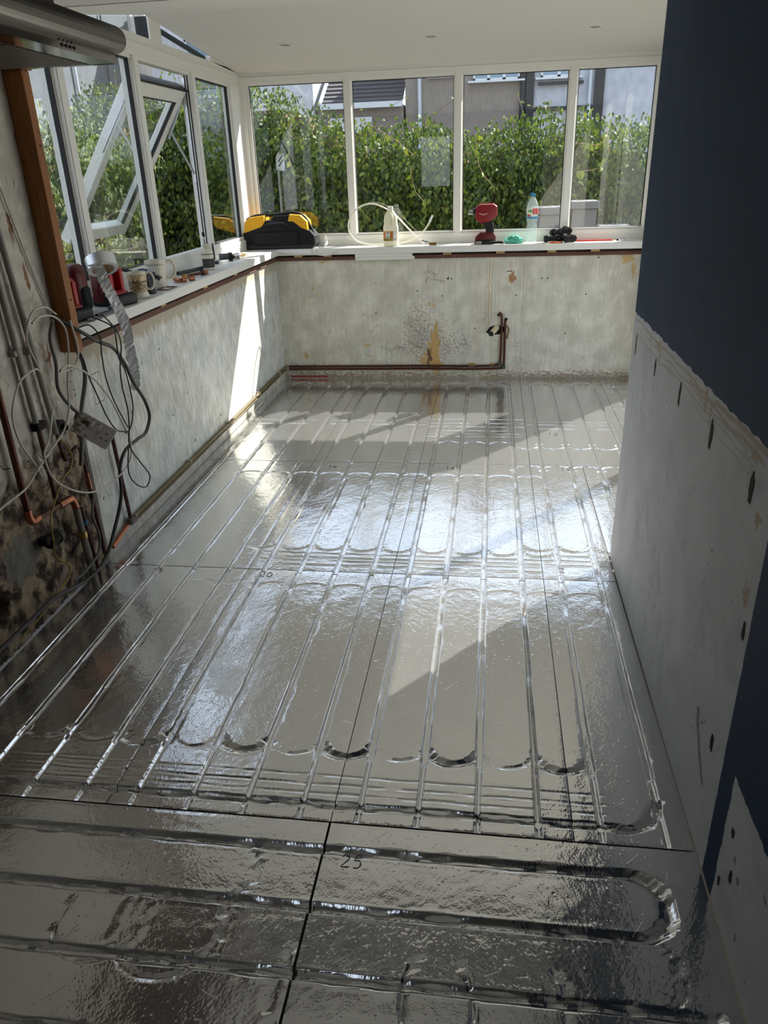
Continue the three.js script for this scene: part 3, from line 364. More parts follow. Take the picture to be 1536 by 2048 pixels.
// ---------------------------------------------------------------- left wall: pipes
const oldPipe = (name, label, runs, mat, fit = []) => { const t = thing(name, label, 'pipe'); part(t, 'tube', runs, mat); fit.forEach(([n, g, m]) => part(t, n, g, m)); return t; };
oldPipe('copper_pipe', 'large brown copper pipe with bright elbow at the far left of the house wall', [bar([-1.572, 1.25, -2.19], [-1.572, 0.43, -2.19], 0.0115), bar([-1.572, 0.405, -2.215], [-1.572, 0.388, -2.40], 0.0105)], M.copperOld,
  [['elbow', [tube([[-1.572, 0.455, -2.19], [-1.572, 0.425, -2.19], [-1.572, 0.405, -2.205], [-1.572, 0.402, -2.24]], 0.0145, 20, 12)], M.copperNew], ['tee', [bar([-1.572, 0.39, -2.375], [-1.572, 0.384, -2.43], 0.0145), tube([[-1.572, 0.386, -2.42], [-1.566, 0.382, -2.455], [-1.566, 0.34, -2.47]], 0.0145, 14, 12)], M.copperNew]]);
oldPipe('lagged_pipe', 'pale furred pipe dropping from the bright copper tee into the floor', [bar([-1.566, 0.335, -2.47], [-1.566, -0.04, -2.49], 0.0135)], std({ color: '#7d756a', roughness: 0.9 }), [['brass_ring', bar([-1.566, 0.235, -2.475], [-1.566, 0.21, -2.476], 0.018), M.brass]]);
oldPipe('copper_pipe', 'dark red-brown copper pipe beneath the open conduit end', [bar([-1.575, 0.69, -2.365], [-1.575, 0.424, -2.37], 0.0095)], M.copperPaint, [['collar', bar([-1.575, 0.56, -2.366], [-1.575, 0.54, -2.367], 0.0125), M.copperPaint], ['clip', [rbox(0.03, 0.03, 0.05, 0.004, -1.58, 0.7, -2.375)], M.dark]]);
oldPipe('conduit', 'pale painted conduit running down the house wall into a copper pipe', [bar([-1.582, 1.42, -2.33], [-1.578, 0.70, -2.362], 0.0105)], M.conduit, [['clip', rbox(0.024, 0.022, 0.05, 0.004, -1.586, 0.965, -2.352), M.conduit]]);
oldPipe('conduit', 'pale painted conduit beside the white wire loops on the house wall', [bar([-1.58, 1.45, -2.39], [-1.576, 0.64, -2.465], 0.0105)], M.conduit, [['clip', rbox(0.024, 0.022, 0.05, 0.004, -1.586, 0.955, -2.436), M.conduit]]);
oldPipe('copper_pipe', 'small U-bent copper pipe under the hanging socket', [tube([[-1.575, 0.66, -2.468], [-1.575, 0.57, -2.474], [-1.575, 0.535, -2.49], [-1.575, 0.535, -2.52], [-1.575, 0.55, -2.56], [-1.575, 0.545, -2.59], [-1.575, 0.50, -2.603], [-1.575, 0.06, -2.622]], 0.0075, 60, 12)], M.copperPaint, [['solder_joint', bar([-1.575, 0.56, -2.475], [-1.575, 0.53, -2.488], 0.0105), M.copperOld], ['joint_collar', bar([-1.575, 0.43, -2.606], [-1.575, 0.36, -2.61], 0.0095), M.copperNew]]);
oldPipe('copper_pipe', 'brown copper pipe dropping below the socket to the skirting pipe', [bar([-1.575, 0.52, -2.855], [-1.575, 0.10, -2.882], 0.0085)], M.copperPaint, [['joint', rbox(0.03, 0.03, 0.05, 0.008, -1.575, 0.09, -2.885), M.cement]]);
oldPipe('copper_pipe', 'thin red copper pipe beside the lagged pipe at the floor', [bar([-1.57, 0.32, -2.512], [-1.57, -0.03, -2.545], 0.0075)], M.copperPaint, [['blue_tape', bar([-1.57, 0.265, -2.516], [-1.57, 0.245, -2.518], 0.0105), M.blue]]);
{ const t = thing('skirting_pipe', 'old pipe clipped along the foot of the left plaster wall', 'pipe'); const pz = std({ color: '#6b5d3e', roughness: 0.6 });
  part(t, 'tube', [bar([-1.582, 0.088, -2.89], [-1.582, 0.098, -5.725], 0.0095)], pz); part(t, 'copper_end', bar([-1.582, 0.05, -2.70], [-1.582, 0.086, -2.9], 0.0095), M.copperNew);
  for (const [z, y] of [[-2.93, 0.089], [-3.62, 0.091], [-4.28, 0.093], [-4.95, 0.095], [-5.5, 0.097]]) part(t, 'clip', [new THREE.TorusGeometry(0.0125, 0.0035, 8, 18).translate(-1.582, y, z), rbox(0.012, 0.03, 0.016, 0.003, -1.592, y, z)], M.whiteFlex);
  part(t, 'lower_tube', bar([-1.588, 0.062, -2.95], [-1.588, 0.072, -5.72], 0.006), pz); }
{ const t = thing('waste_trap', 'dark plastic trap pipe stub poking from the masonry', 'pipe'); part(t, 'stub', cyl(0.022, 0.022, 0.06, -1.578, 0.285, -2.30, 'z', 22), M.dark); part(t, 'cap', cyl(0.026, 0.026, 0.02, -1.578, 0.283, -2.335, 'z', 22), std({ color: '#3a3833', roughness: 0.7 })); part(t, 'mount', rbox(0.04, 0.03, 0.03, 0.006, -1.587, 0.298, -2.262), M.dark); }
{ const t = thing('gland', 'dark round cable gland above the U-bent pipe', 'fitting'); part(t, 'disc', cyl(0.028, 0.028, 0.02, -1.578, 0.655, -2.50, 'x', 22), std({ color: '#2a2723', roughness: 0.7 })); part(t, 'plug', cyl(0.012, 0.012, 0.03, -1.566, 0.655, -2.50, 'x', 16), M.dark); }
// ---------------------------------------------------------------- left wall: cables
const E = [0, 1.4906, 0], nearer = (pts, k, y = 9) => pts.map((p) => p[1] < y ? p.map((v, i) => E[i] + (v - E[i]) * k) : p);
const cable = (label, pts, r, m, name = 'cable') => single(name, label, 'cable', tube(pts, r, pts.length * 9, 8), m, 'loose cables on the house wall');
cable('thin pale wire running down the house wall to the timber post', [[-1.590, 1.477, -2.480], [-1.590, 1.247, -2.546], [-1.590, 1.016, -2.626]], 0.003, M.whiteFlex, 'wire');
cable('white flex in two stacked loops with a stripped end beside the conduits', [[-1.56, 1.05, -2.601], [-1.56, 1.086, -2.538], [-1.56, 1.077, -2.448], [-1.56, 1.012, -2.394], [-1.56, 0.964, -2.396], [-1.555, 0.877, -2.427], [-1.55, 0.9, -2.393], [-1.55, 0.883, -2.284], [-1.55, 0.818, -2.217], [-1.55, 0.777, -2.2], [-1.55, 0.698, -2.208], [-1.553, 0.577, -2.275], [-1.556, 0.541, -2.289]], 0.0035, M.whiteFlex);
cable('white flex hanging from the post and trailing off towards the left edge', [[-1.54, 1.052, -2.411], [-1.54, 1.065, -2.46], [-1.54, 1.048, -2.554], [-1.54, 0.997, -2.607], [-1.54, 0.918, -2.6], [-1.54, 0.809, -2.549], [-1.54, 0.718, -2.522], [-1.54, 0.656, -2.461], [-1.54, 0.612, -2.337], [-1.54, 0.581, -2.252], [-1.54, 0.549, -2.171], [-1.54, 0.538, -2.015], [-1.55, 0.5, -1.8]], 0.0037, M.whiteFlex);
cable('white flex looping wide under the hanging socket', nearer([[-1.52, 1.026, -2.617], [-1.52, 0.911, -2.63], [-1.52, 0.866, -2.593], [-1.52, 0.87, -2.48], [-1.515, 0.88, -2.522], [-1.515, 0.848, -2.604], [-1.515, 0.783, -2.699], [-1.515, 0.675, -2.791], [-1.515, 0.561, -2.85], [-1.51, 0.472, -2.882], [-1.51, 0.395, -2.852], [-1.52, 0.357, -2.718], [-1.52, 0.378, -2.536], [-1.525, 0.453, -2.389], [-1.53, 0.534, -2.31], [-1.53, 0.622, -2.296], [-1.53, 0.663, -2.342], [-1.54, 0.747, -2.42]], 0.985, 9), 0.0037, M.whiteFlex);
cable('thick grey cable bulging out over the plaster then running along the skirting', [[-1.575, 1.046, -2.592], [-1.512, 0.978, -2.655], [-1.51, 0.92, -2.76], [-1.51, 0.866, -2.88], [-1.51, 0.789, -2.95], [-1.52, 0.689, -3.02], [-1.53, 0.573, -3.12], [-1.53, 0.5, -3.14], [-1.52, 0.45, -3.06], [-1.50, 0.46, -2.93], [-1.50, 0.451, -2.8], [-1.505, 0.399, -2.745], [-1.51, 0.281, -2.72], [-1.52, 0.172, -2.64], [-1.522, 0.086, -2.52], [-1.526, 0.075, -2.38], [-1.54, 0.112, -2.18], [-1.545, 0.113, -2.02], [-1.55, 0.11, -1.84], [-1.555, 0.108, -1.5]], 0.0075, M.darkFlex);
cable('grey cable curving from behind the post to the socket', [[-1.57, 1.021, -2.579], [-1.57, 0.972, -2.546], [-1.57, 0.882, -2.55], [-1.57, 0.79, -2.53], [-1.55, 0.709, -2.563], [-1.525, 0.656, -2.602]], 0.0065, M.greyFlex);
cable('flat grey cable dropping straight behind the socket', nearer([[-1.583, 0.91, -2.72], [-1.575, 0.835, -2.746], [-1.575, 0.77, -2.732], [-1.575, 0.664, -2.661], [-1.575, 0.565, -2.625], [-1.575, 0.47, -2.58]], 0.985, 9), 0.0085, M.greyFlex);
cable('black lead falling from the charger beside the foil strip', nearer([[-1.62, 0.981, -2.93], [-1.555, 0.982, -2.88], [-1.5, 0.95, -2.885], [-1.5, 0.899, -2.897], [-1.5, 0.827, -2.891], [-1.5, 0.764, -2.926], [-1.5, 0.677, -2.94], [-1.5, 0.593, -2.936], [-1.5, 0.523, -2.878], [-1.5, 0.521, -2.83]], 0.975, 0.93), 0.0028, M.blackFlex);
cable('black lead curving from the sill end down the middle of the bundle', nearer([[-1.545, 0.981, -2.71], [-1.515, 0.985, -2.735], [-1.485, 0.945, -2.74], [-1.5, 0.863, -2.76], [-1.52, 0.77, -2.795], [-1.52, 0.684, -2.817], [-1.52, 0.6, -2.857], [-1.515, 0.525, -2.893]], 0.98, 0.93), 0.0028, M.blackFlex);
cable('black lead leaving the foot of the timber post', nearer([[-1.53, 0.895, -2.661], [-1.53, 0.802, -2.686], [-1.53, 0.711, -2.723], [-1.53, 0.603, -2.77], [-1.53, 0.536, -2.824], [-1.53, 0.502, -2.906]], 0.985, 0.89), 0.0028, M.blackFlex);
cable('black lead ending in a long drooping loop below the bundle', nearer([[-1.6, 0.981, -2.99], [-1.55, 0.982, -2.93], [-1.508, 0.93, -2.925], [-1.505, 0.859, -2.939], [-1.505, 0.781, -2.898], [-1.505, 0.707, -2.887], [-1.505, 0.604, -2.899], [-1.505, 0.538, -2.887], [-1.51, 0.453, -2.868], [-1.51, 0.349, -2.938], [-1.51, 0.256, -3.003], [-1.51, 0.228, -2.959], [-1.51, 0.268, -2.875], [-1.51, 0.344, -2.819], [-1.51, 0.448, -2.855]], 0.962, 0.92), 0.0028, M.blackFlex);
cable('yellow and green earth wire snaking over the bare masonry', nearer([[-1.557, 0.64, -2.441], [-1.552, 0.548, -2.494], [-1.552, 0.503, -2.465], [-1.552, 0.484, -2.403], [-1.552, 0.429, -2.325], [-1.547, 0.384, -2.27], [-1.545, 0.306, -2.254], [-1.565, 0.231, -2.275], [-1.565, 0.15, -2.344], [-1.562, 0.123, -2.325], [-1.56, 0.102, -2.223], [-1.56, 0.079, -2.088], [-1.56, 0.074, -1.986]], 1, 9), 0.003, M.yellowFlex);
cable('pair of grey cores bending into the skirting cable', [[-1.55, 0.336, -2.575], [-1.545, 0.271, -2.536], [-1.542, 0.182, -2.55], [-1.542, 0.123, -2.52], [-1.543, 0.1, -2.43], [-1.548, 0.095, -2.33]], 0.005, M.greyFlex);
{ // double socket hanging from its cable
  const [c, g] = canvas(256, 160, (x, y) => { const v = fbm(x / 60, y / 60, 3), s = sstep(v + (130 - x) / 260, 0.2, 0.6); return [206 - s * 60, 200 - s * 70, 192 - s * 84]; }); g.fillStyle = 'rgba(70,36,26,.85)'; blob(g, 58, 62, 26, 16, 'rgba(82,44,34,.85)', .5); for (let k = 0; k < 9; k++) crack(g, rr(20, 150), rr(20, 140), rr(0, 6), 5, 10, 3, 'rgba(96,78,58,.55)');
  const t = thing('double_socket', 'dirty white double wall socket hanging tilted from its cable', 'socket', [-1.475, 0.627, -2.552]); t.lookAt(camera.position); t.rotateZ(-0.69); t.rotateX(0.12);
  part(t, 'faceplate', rbox(0.146, 0.086, 0.012, 0.003, 0, 0, 0.012), std({ map: tex(c), roughness: 0.5 })); part(t, 'back_box', rbox(0.138, 0.08, 0.03, 0.003, 0, 0, -0.008), M.white);
  for (const s of [-1, 1]) { part(t, 'pin_hole', [rbox(0.004, 0.008, 0.002, 0.0008, s * 0.046, 0.012, 0.0181), rbox(0.007, 0.0035, 0.002, 0.0008, s * 0.046 - 0.011, -0.012, 0.0181), rbox(0.007, 0.0035, 0.002, 0.0008, s * 0.046 + 0.011, -0.012, 0.0181)], M.black); part(t, 'rocker_switch', rbox(0.01, 0.02, 0.006, 0.002, s * 0.014, 0.022, 0.018), M.white); }
}
// ---------------------------------------------------------------- back wall pipes
{ const t = thing('radiator_pipes', 'pair of brown copper pipes along the back wall rising to capped ends', 'pipe'); const m = M.copperOld;
  part(t, 'tube', tube([[-1.56, 0.098, -5.722], [-0.6, 0.103, -5.722], [0.06, 0.108, -5.722], [0.078, 0.115, -5.722], [0.082, 0.14, -5.722], [0.084, 0.47, -5.722], [0.08, 0.495, -5.72], [0.068, 0.497, -5.715], [0.062, 0.487, -5.71]], 0.0085, 120, 12), m); part(t, 'tube', tube([[-1.56, 0.076, -5.722], [-0.6, 0.081, -5.722], [0.09, 0.085, -5.722], [0.108, 0.092, -5.722], [0.111, 0.115, -5.722], [0.111, 0.43, -5.722], [0.112, 0.455, -5.718]], 0.0085, 120, 12), m);
  for (const [x, y] of [[0.062, 0.483], [0.116, 0.452]]) part(t, 'open_end', [new THREE.TorusGeometry(0.008, 0.003, 8, 18).translate(x, y, -5.71), cyl(0.008, 0.008, 0.003, x, y, -5.711, 'z', 16)], M.dark);
  for (const x of [-1.5, -1.36, -0.78, -0.19]) part(t, 'clip', [rbox(0.016, 0.05, 0.012, 0.003, x, 0.09, -5.725), rbox(0.012, 0.007, 0.02, 0.002, x, 0.09, -5.716)], M.conduit);
  part(t, 'compression_joint', cyl(0.0125, 0.0125, 0.05, -0.13, 0.108, -5.722, 'x', 6), M.brass); part(t, 'compression_nut', cyl(0.014, 0.014, 0.018, 0.02, 0.108, -5.722, 'x', 6), M.brass); const ej = std({ color: '#4c5a52', metalness: 0.6, roughness: 0.5 }); part(t, 'elbow_joint', rbox(0.03, 0.026, 0.026, 0.006, 0.08, 0.118, -5.722), ej); part(t, 'elbow_joint', rbox(0.03, 0.026, 0.026, 0.006, 0.108, 0.092, -5.721), ej); }
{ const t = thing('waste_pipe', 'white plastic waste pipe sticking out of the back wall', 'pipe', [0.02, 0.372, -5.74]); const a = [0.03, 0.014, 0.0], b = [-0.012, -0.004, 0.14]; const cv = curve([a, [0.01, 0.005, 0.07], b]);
  part(t, 'tube', [new THREE.TubeGeometry(cv, 8, 0.02, 22)], std({ color: '#cdbf9d', roughness: 0.6, side: THREE.DoubleSide })); part(t, 'bore_shade', cyl(0.017, 0.017, 0.004, b[0], b[1], b[2] - 0.004, 'z', 22), M.black); part(t, 'wall_opening_shade', [prism([[-0.05, -0.02], [-0.02, 0.02], [0.03, 0.034], [0.085, 0.02], [0.095, -0.01], [0.05, -0.035], [0, -0.04]], 0.003)], M.dark); part(t, 'broken_plaster', tube([[0.105, 0.03, 0.002], [0.12, -0.005, 0.002], [0.112, -0.04, 0.002], [0.11, -0.07, 0.002]], 0.006, 20, 7), std({ color: '#8d7d5a', roughness: 1 })); }  // dark disc and dark wall sheet painted for the shade inside pipe and opening

// ---------------------------------------------------------------- side sill
const SY = 0.975;
function charger(label, p, turn) {
  const t = thing('battery_charger', label, 'charger', p, turn, 'battery chargers on the side sill');           // faces +x
  part(t, 'base', rbox(0.15, 0.045, 0.13, 0.01, 0, 0.0225, 0), M.black); const ribs = []; for (let k = 0; k < 6; k++) ribs.push(rbox(0.045, 0.006, 0.009, 0.002, 0.045, 0.046, -0.045 + k * 0.018)); part(t, 'vent_rib', ribs, M.rubber);
  part(t, 'back_tower', rbox(0.055, 0.17, 0.13, 0.02, -0.045, 0.1, 0), M.black); part(t, 'side_shell', rbox(0.05, 0.16, 0.03, 0.012, -0.035, 0.095, 0.062), M.darkred);
  part(t, 'battery_dock', [rbox(0.03, 0.012, 0.085, 0.004, 0.01, 0.055, 0), rbox(0.028, 0.1, 0.024, 0.006, 0.012, 0.1, -0.036), rbox(0.028, 0.1, 0.024, 0.006, 0.012, 0.1, 0.036), rbox(0.024, 0.02, 0.09, 0.006, 0.008, 0.15, 0), rbox(0.012, 0.1, 0.08, 0.004, -0.012, 0.1, 0), rbox(0.03, 0.02, 0.085, 0.006, 0.03, 0.048, 0)], M.red);
  return t;
}
charger('black and red battery charger beside the timber post', [-1.678, SY, -2.885], -0.25);
charger('black and red battery charger behind the foil tape, next to the cream mug', [-1.665, SY, -3.275], -0.2);
{ const t = thing('power_tool_battery', 'dark red rounded tool body standing between the two chargers', 'power tool', [-1.73, SY, -3.07], 0); part(t, 'body', rbox(0.09, 0.2, 0.1, 0.035, 0, 0.1, 0), M.darkred); part(t, 'grip', rbox(0.05, 0.1, 0.07, 0.02, 0.03, 0.06, 0), M.blackSoft); }
{ const t = thing('foil_tape_roll', 'roll of shiny foil tape with a long strip hanging over the side sill', 'tape', [0, 0, 0]);
  const c0 = new THREE.Vector3(-1.60, 1.17, -3.08), ring = new THREE.CylinderGeometry(0.062, 0.062, 0.05, 40, 1, true); ring.rotateZ(Math.PI / 2); const rg = mergeGeometries([ring.toNonIndexed(), (() => { const r = new THREE.RingGeometry(0.045, 0.062, 40).rotateY(Math.PI / 2); const b = r.clone().translate(-0.025, 0, 0); r.translate(0.025, 0, 0); return mergeGeometries([r.toNonIndexed(), b.toNonIndexed()]); })()]);
  const ax = new THREE.Quaternion().setFromUnitVectors(new THREE.Vector3(1, 0, 0), new THREE.Vector3(0.34, -0.85, 0.40).normalize()); rg.applyQuaternion(ax); rg.translate(c0.x, c0.y, c0.z); part(t, 'roll', rg, M.foilTape); part(t, 'core', cyl(0.045, 0.045, 0.05, 0, 0, 0, 'x', 30, true).applyQuaternion(ax).translate(c0.x, c0.y, c0.z), std({ color: '#8a6a45', roughness: 0.9, side: THREE.DoubleSide }));
  const path = curve([[-1.565, 1.185, -2.945], [-1.545, 1.165, -2.95], [-1.54, 1.109, -2.965], [-1.54, 1.039, -3.012], [-1.54, 0.985, -3.05], [-1.542, 0.898, -3.086], [-1.545, 0.811, -3.091], [-1.55, 0.72, -3.106], [-1.56, 0.654, -3.116], [-1.57, 0.62, -3.12]]); const n = 70, p = [], id = [];
  for (let i = 0; i <= n; i++) { const q = path.getPoint(i / n), tw = 0.55 * n2(i * 0.11, 4) + (i > 35 ? (i - 35) * 0.012 : 0), w = 0.021 * (i > 66 ? (70 - i) / 4 : 1) + 0.0005; const d = new THREE.Vector3(0.85 * Math.cos(tw * 0.6), 0.18, -0.5 + 0.3 * Math.sin(tw)).normalize(); for (const s of [-1, -0.33, 0.33, 1]) { const k = 0.004 * n2(i * 0.5, s * 2 + 8) + 0.003 * n2(i * 1.3, s * 3); p.push(q.x + d.x * w * s + k, q.y + d.y * w * s, q.z + d.z * w * s); } }
  for (let i = 0; i < n; i++) for (let k = 0; k < 3; k++) { const a = i * 4 + k; id.push(a, a + 4, a + 1, a + 1, a + 4, a + 5); }
  const g = new THREE.BufferGeometry(); g.setAttribute('position', new THREE.Float32BufferAttribute(p, 3)); g.setIndex(id); const fl = g.toNonIndexed(); fl.computeVertexNormals(); part(t, 'loose_strip', fl, std({ color: '#f2f3f4', roughness: 0.36, metalness: 0.5, side: THREE.DoubleSide })); }
{ const t = thing('pliers', 'dark grey scissor-handled cutters lying on the sill edge by the foil strip', 'cutters', [-1.558, SY, -2.99], 0.1); const m = std({ color: '#3b3e42', roughness: 0.45 }); part(t, 'handle_loop', new THREE.TorusGeometry(0.024, 0.0075, 10, 26).scale(1, 0.6, 1).rotateX(Math.PI / 2).translate(0.0, 0.02, -0.075), m); part(t, 'handle', tube([[0, 0.016, -0.055], [-0.01, 0.014, -0.01], [-0.03, 0.012, 0.06]], 0.0075, 20, 8), m); part(t, 'blade', rbox(0.018, 0.006, 0.07, 0.002, -0.035, 0.008, 0.09), M.steelbar); }
{ const t = thing('rubble_heap', 'small heap of grey filler lumps at the near end of the side sill', 'rubble', [-1.60, SY, -2.725]); for (let k = 0; k < 5; k++) { const g = new THREE.IcosahedronGeometry(1, 2), a = g.attributes.position; for (let i = 0; i < a.count; i++) { const q = 1 + 0.25 * n3(a.getX(i) * 1.5 + k, a.getY(i) * 1.5, a.getZ(i) * 1.5); a.setXYZ(i, a.getX(i) * q, a.getY(i) * q, a.getZ(i) * q); } g.scale(rr(0.018, 0.03), rr(0.009, 0.014), rr(0.022, 0.045)); g.computeVertexNormals(); part(t, 'lump', g.translate(rr(-0.05, 0.03), 0.011, -0.03 + k * 0.012), std({ color: ['#8d8c88', '#6f6e6a', '#a9a8a2', '#5b5a58', '#7d7c76'][k], roughness: 1 })); } }
function mug(label, p, turn, r, h, foot, map) {
  const t = thing('mug', label, 'mug', p, turn, 'pottery mugs on the side sill');
  const out = foot ? [[0, 0], [r * 1.08, 0], [r * 1.1, h * 0.1], [r * 0.93, h * 0.24], [r * 0.98, h * 0.45], [r, h * 0.75], [r * 1.02, h]] : [[0, 0], [r * 0.8, 0], [r * 0.82, h * 0.06], [r * 0.8, h * 0.14], [r * 0.88, h * 0.4], [r * 1.0, h * 0.8], [r * 1.05, h]];
  part(t, 'bowl', lathe([...out, [r * 0.96, h], [r * 0.86, h * 0.5], [r * 0.78, h * 0.12], [0, h * 0.1]], 44), phy({ color: '#e4dcc8', roughness: 0.25, clearcoat: 0.5, side: THREE.DoubleSide }));
  const sl = out.slice(3).map(([a, b]) => [a + 0.0007, b]); sl[sl.length - 1][1] = h * 0.94; part(t, 'printed_band', lathe(sl, 44), phy({ map, roughness: 0.28, clearcoat: 0.5, side: THREE.DoubleSide }));
  const hd = [[r * 0.96, h * 0.9, 0], [r * 1.35, h * 0.97, 0], [r * 1.72, h * 0.78, 0], [r * 1.72, h * 0.5, 0], [r * 1.35, h * 0.32, 0], [r * 0.9, h * 0.36, 0]]; part(t, 'handle', tube(hd, r * 0.12, 40, 12), M.ceramic); return t;
}
{
  const glyph = (g, x, y, w, h, col) => { g.strokeStyle = col; g.lineWidth = h * 0.16; g.lineCap = 'round'; for (let k = 0; k < w / (h * 0.55); k++) { const q = x + k * h * 0.55; g.beginPath(); g.moveTo(q, y + h * rr(0, .3)); g.bezierCurveTo(q + h * .4, y - h * .1, q - h * .1, y + h * .8, q + h * .3, y + h * rr(.7, 1)); g.stroke(); } };
  const [c1, g1] = canvas(512, 160, (x, y) => { const v = fbm(x / 26, y / 22, 4), d = sstep(v + n2(x / 6, y / 7) * 0.3 + (y > 60 ? 0.15 : -0.1), 0.05, 0.35); return [222 - d * 130, 206 - d * 140, 170 - d * 140]; }); for (let k = 0; k < 40; k++) blob(g1, rr(0, 512), rr(10, 80), rr(5, 14), rr(3, 9), `rgba(150,108,40,${rr(.3, .7)})`, .6); for (let y = 66; y < 130; y += 22) glyph(g1, 0, y, 512, 17, 'rgba(38,32,22,.9)');
  const [c2, g2] = canvas(512, 200, () => [224, 216, 200]); for (const o of [0, 256]) { glyph(g2, o + 30, 28, 170, 36, '#3a322c'); g2.fillStyle = '#332c28'; g2.fillRect(o + 60, 118, 96, 30); g2.fillRect(o + 84, 100, 44, 20); g2.fillRect(o + 156, 126, 26, 20); for (const x of [80, 110, 150]) { g2.beginPath(); g2.arc(o + x, 150, 11, 0, 7); g2.fill(); } g2.fillStyle = '#8a8274'; g2.fillRect(o + 92, 104, 26, 9); }
  mug('cream mug with dense brown printed pattern and flared foot on the side sill', [-1.635, SY, -3.46], 0.35, 0.042, 0.118, true, tex(c1)); mug('taller white mug printed with black script and an old vehicle', [-1.685, SY, -3.80], 0.45, 0.052, 0.135, false, (() => { const m = tex(c2, true, [1, 1]); m.offset.x = 0.28; return m; })());
}
{ const t = thing('sanding_disc_holder', 'blue round pad clipped in a black bracket between the two mugs', 'tool', [-1.665, SY, -3.62], -0.15); part(t, 'blue_pad', cyl(0.055, 0.055, 0.03, -0.015, 0.055, -0.04, 'z', 34).rotateY(0.5), M.blue); part(t, 'bracket', prism([[-0.05, 0], [0.05, 0], [0.02, 0.1], [-0.03, 0.1]], 0.03, 0.004).translate(0, 0.004, 0.01), M.black); part(t, 'label_strip', bb(-0.01, 0.025, 0.03, 0.036, 0.044, 0.0455).rotateZ(0.2), M.white); part(t, 'strap', tube([[-0.05, 0.1, 0.03], [-0.06, 0.12, 0.1], [-0.055, 0.1, 0.17]], 0.008, 16, 8), M.black); }
single('thin_frame', 'flat dark red rectangular ring lying in front of the tall mug', 'frame', [rbb(-1.655, -1.59, SY, SY + 0.005, -3.70, -3.693, 0.002), rbb(-1.655, -1.59, SY, SY + 0.005, -3.81, -3.803, 0.002), rbb(-1.655, -1.648, SY, SY + 0.005, -3.81, -3.693, 0.002), rbb(-1.597, -1.59, SY, SY + 0.005, -3.81, -3.693, 0.002)], M.darkred);
{ const t = thing('copper_elbow', 'copper elbow fitting lying by the tall mug', 'pipe fitting', [-1.64, SY + 0.014, -3.98], 0.4); part(t, 'bend', tube([[0.03, 0, 0.01], [0, 0, 0.02], [-0.02, 0, -0.005], [-0.025, 0.0, -0.05]], 0.0125, 24, 14), M.copperNew); part(t, 'socket_rim', new THREE.TorusGeometry(0.0125, 0.002, 8, 20).rotateY(Math.PI / 2).translate(0.031, 0, 0.01), M.copperNew); part(t, 'bore_shade', cyl(0.0115, 0.0115, 0.002, 0.0305, 0, 0.0098, 'x', 18), M.dark); }  // dark disc painted for the shade inside the elbow
{ const t = thing('copper_coupling', 'short copper coupling ring in front of the copper elbow', 'pipe fitting', [-1.60, SY + 0.0115, -4.04], 0.9); part(t, 'sleeve', cyl(0.0115, 0.0115, 0.03, 0, 0, 0, 'x', 20), M.copperNew); part(t, 'rim', new THREE.TorusGeometry(0.0115, 0.0015, 8, 20).rotateY(Math.PI / 2).translate(0.015, 0, 0), M.copperNew); }
{ const t = thing('tap_tail', 'brown copper tap tail with hexagon nut on the side sill', 'pipe fitting', [-1.64, SY + 0.0135, -4.2], 1.22); part(t, 'tail', cyl(0.0085, 0.0085, 0.18, 0, 0, 0, 'x', 18), M.copperOld); part(t, 'nut', cyl(0.0145, 0.0145, 0.022, -0.085, 0, 0, 'x', 6), M.brass); part(t, 'collar', cyl(0.012, 0.012, 0.026, 0.09, 0, 0, 'x', 18), M.copperNew); part(t, 'second_collar', cyl(0.0135, 0.0135, 0.016, 0.065, 0, 0, 'x', 18), M.copperOld); }
{ const t = thing('steel_rod', 'dark grey tube lying along the side sill behind the white bottle', 'tube', [-1.735, SY + 0.0115, -4.42], 1.35); part(t, 'shaft', cyl(0.011, 0.011, 0.3, 0, 0, 0, 'x', 20), std({ color: '#37383a', roughness: 0.5 })); part(t, 'end_cap', cyl(0.0118, 0.0118, 0.02, 0.15, 0, 0, 'x', 20), M.black); }
{ const t = thing('flux_bottle', 'white plastic bottle with black label and a brush stem on the side sill', 'bottle', [-1.672, SY, -4.52], 1.2); part(t, 'body', lathe([[0, 0], [0.033, 0], [0.035, 0.006], [0.035, 0.098], [0.03, 0.112], [0.022, 0.118], [0.021, 0.124], [0, 0.124]], 36), std({ color: '#d9d4c4', roughness: 0.45 })); part(t, 'cap', [cyl(0.021, 0.02, 0.024, 0, 0.134, 0, 'y', 28)], std({ color: '#cbc4b0', roughness: 0.5 })); const [c, g] = canvas(256, 96, () => [34, 34, 36]); g.fillStyle = '#cfc9ba'; g.fillRect(20, 10, 26, 76); g.fillRect(150, 10, 26, 76); g.fillStyle = '#777'; for (let k = 0; k < 8; k++) { g.fillRect(56, 12 + k * 10, 80, 3); g.fillRect(186, 12 + k * 10, 60, 3); }
  part(t, 'label', cyl(0.0355, 0.0355, 0.05, 0, 0.04, 0, 'y', 36, true), std({ map: tex(c), roughness: 0.6 })); part(t, 'band', cyl(0.0354, 0.0354, 0.004, 0, 0.09, 0, 'y', 36, true), M.black); part(t, 'brush_stem', bar([0, 0.14, 0], [-0.045, 0.195, 0.03], 0.0035, 8), std({ color: '#bdbfbb', roughness: 0.4 })); part(t, 'brush_tip', bar([-0.045, 0.195, 0.03], [-0.06, 0.212, 0.04], 0.008, 8), M.blackSoft); }
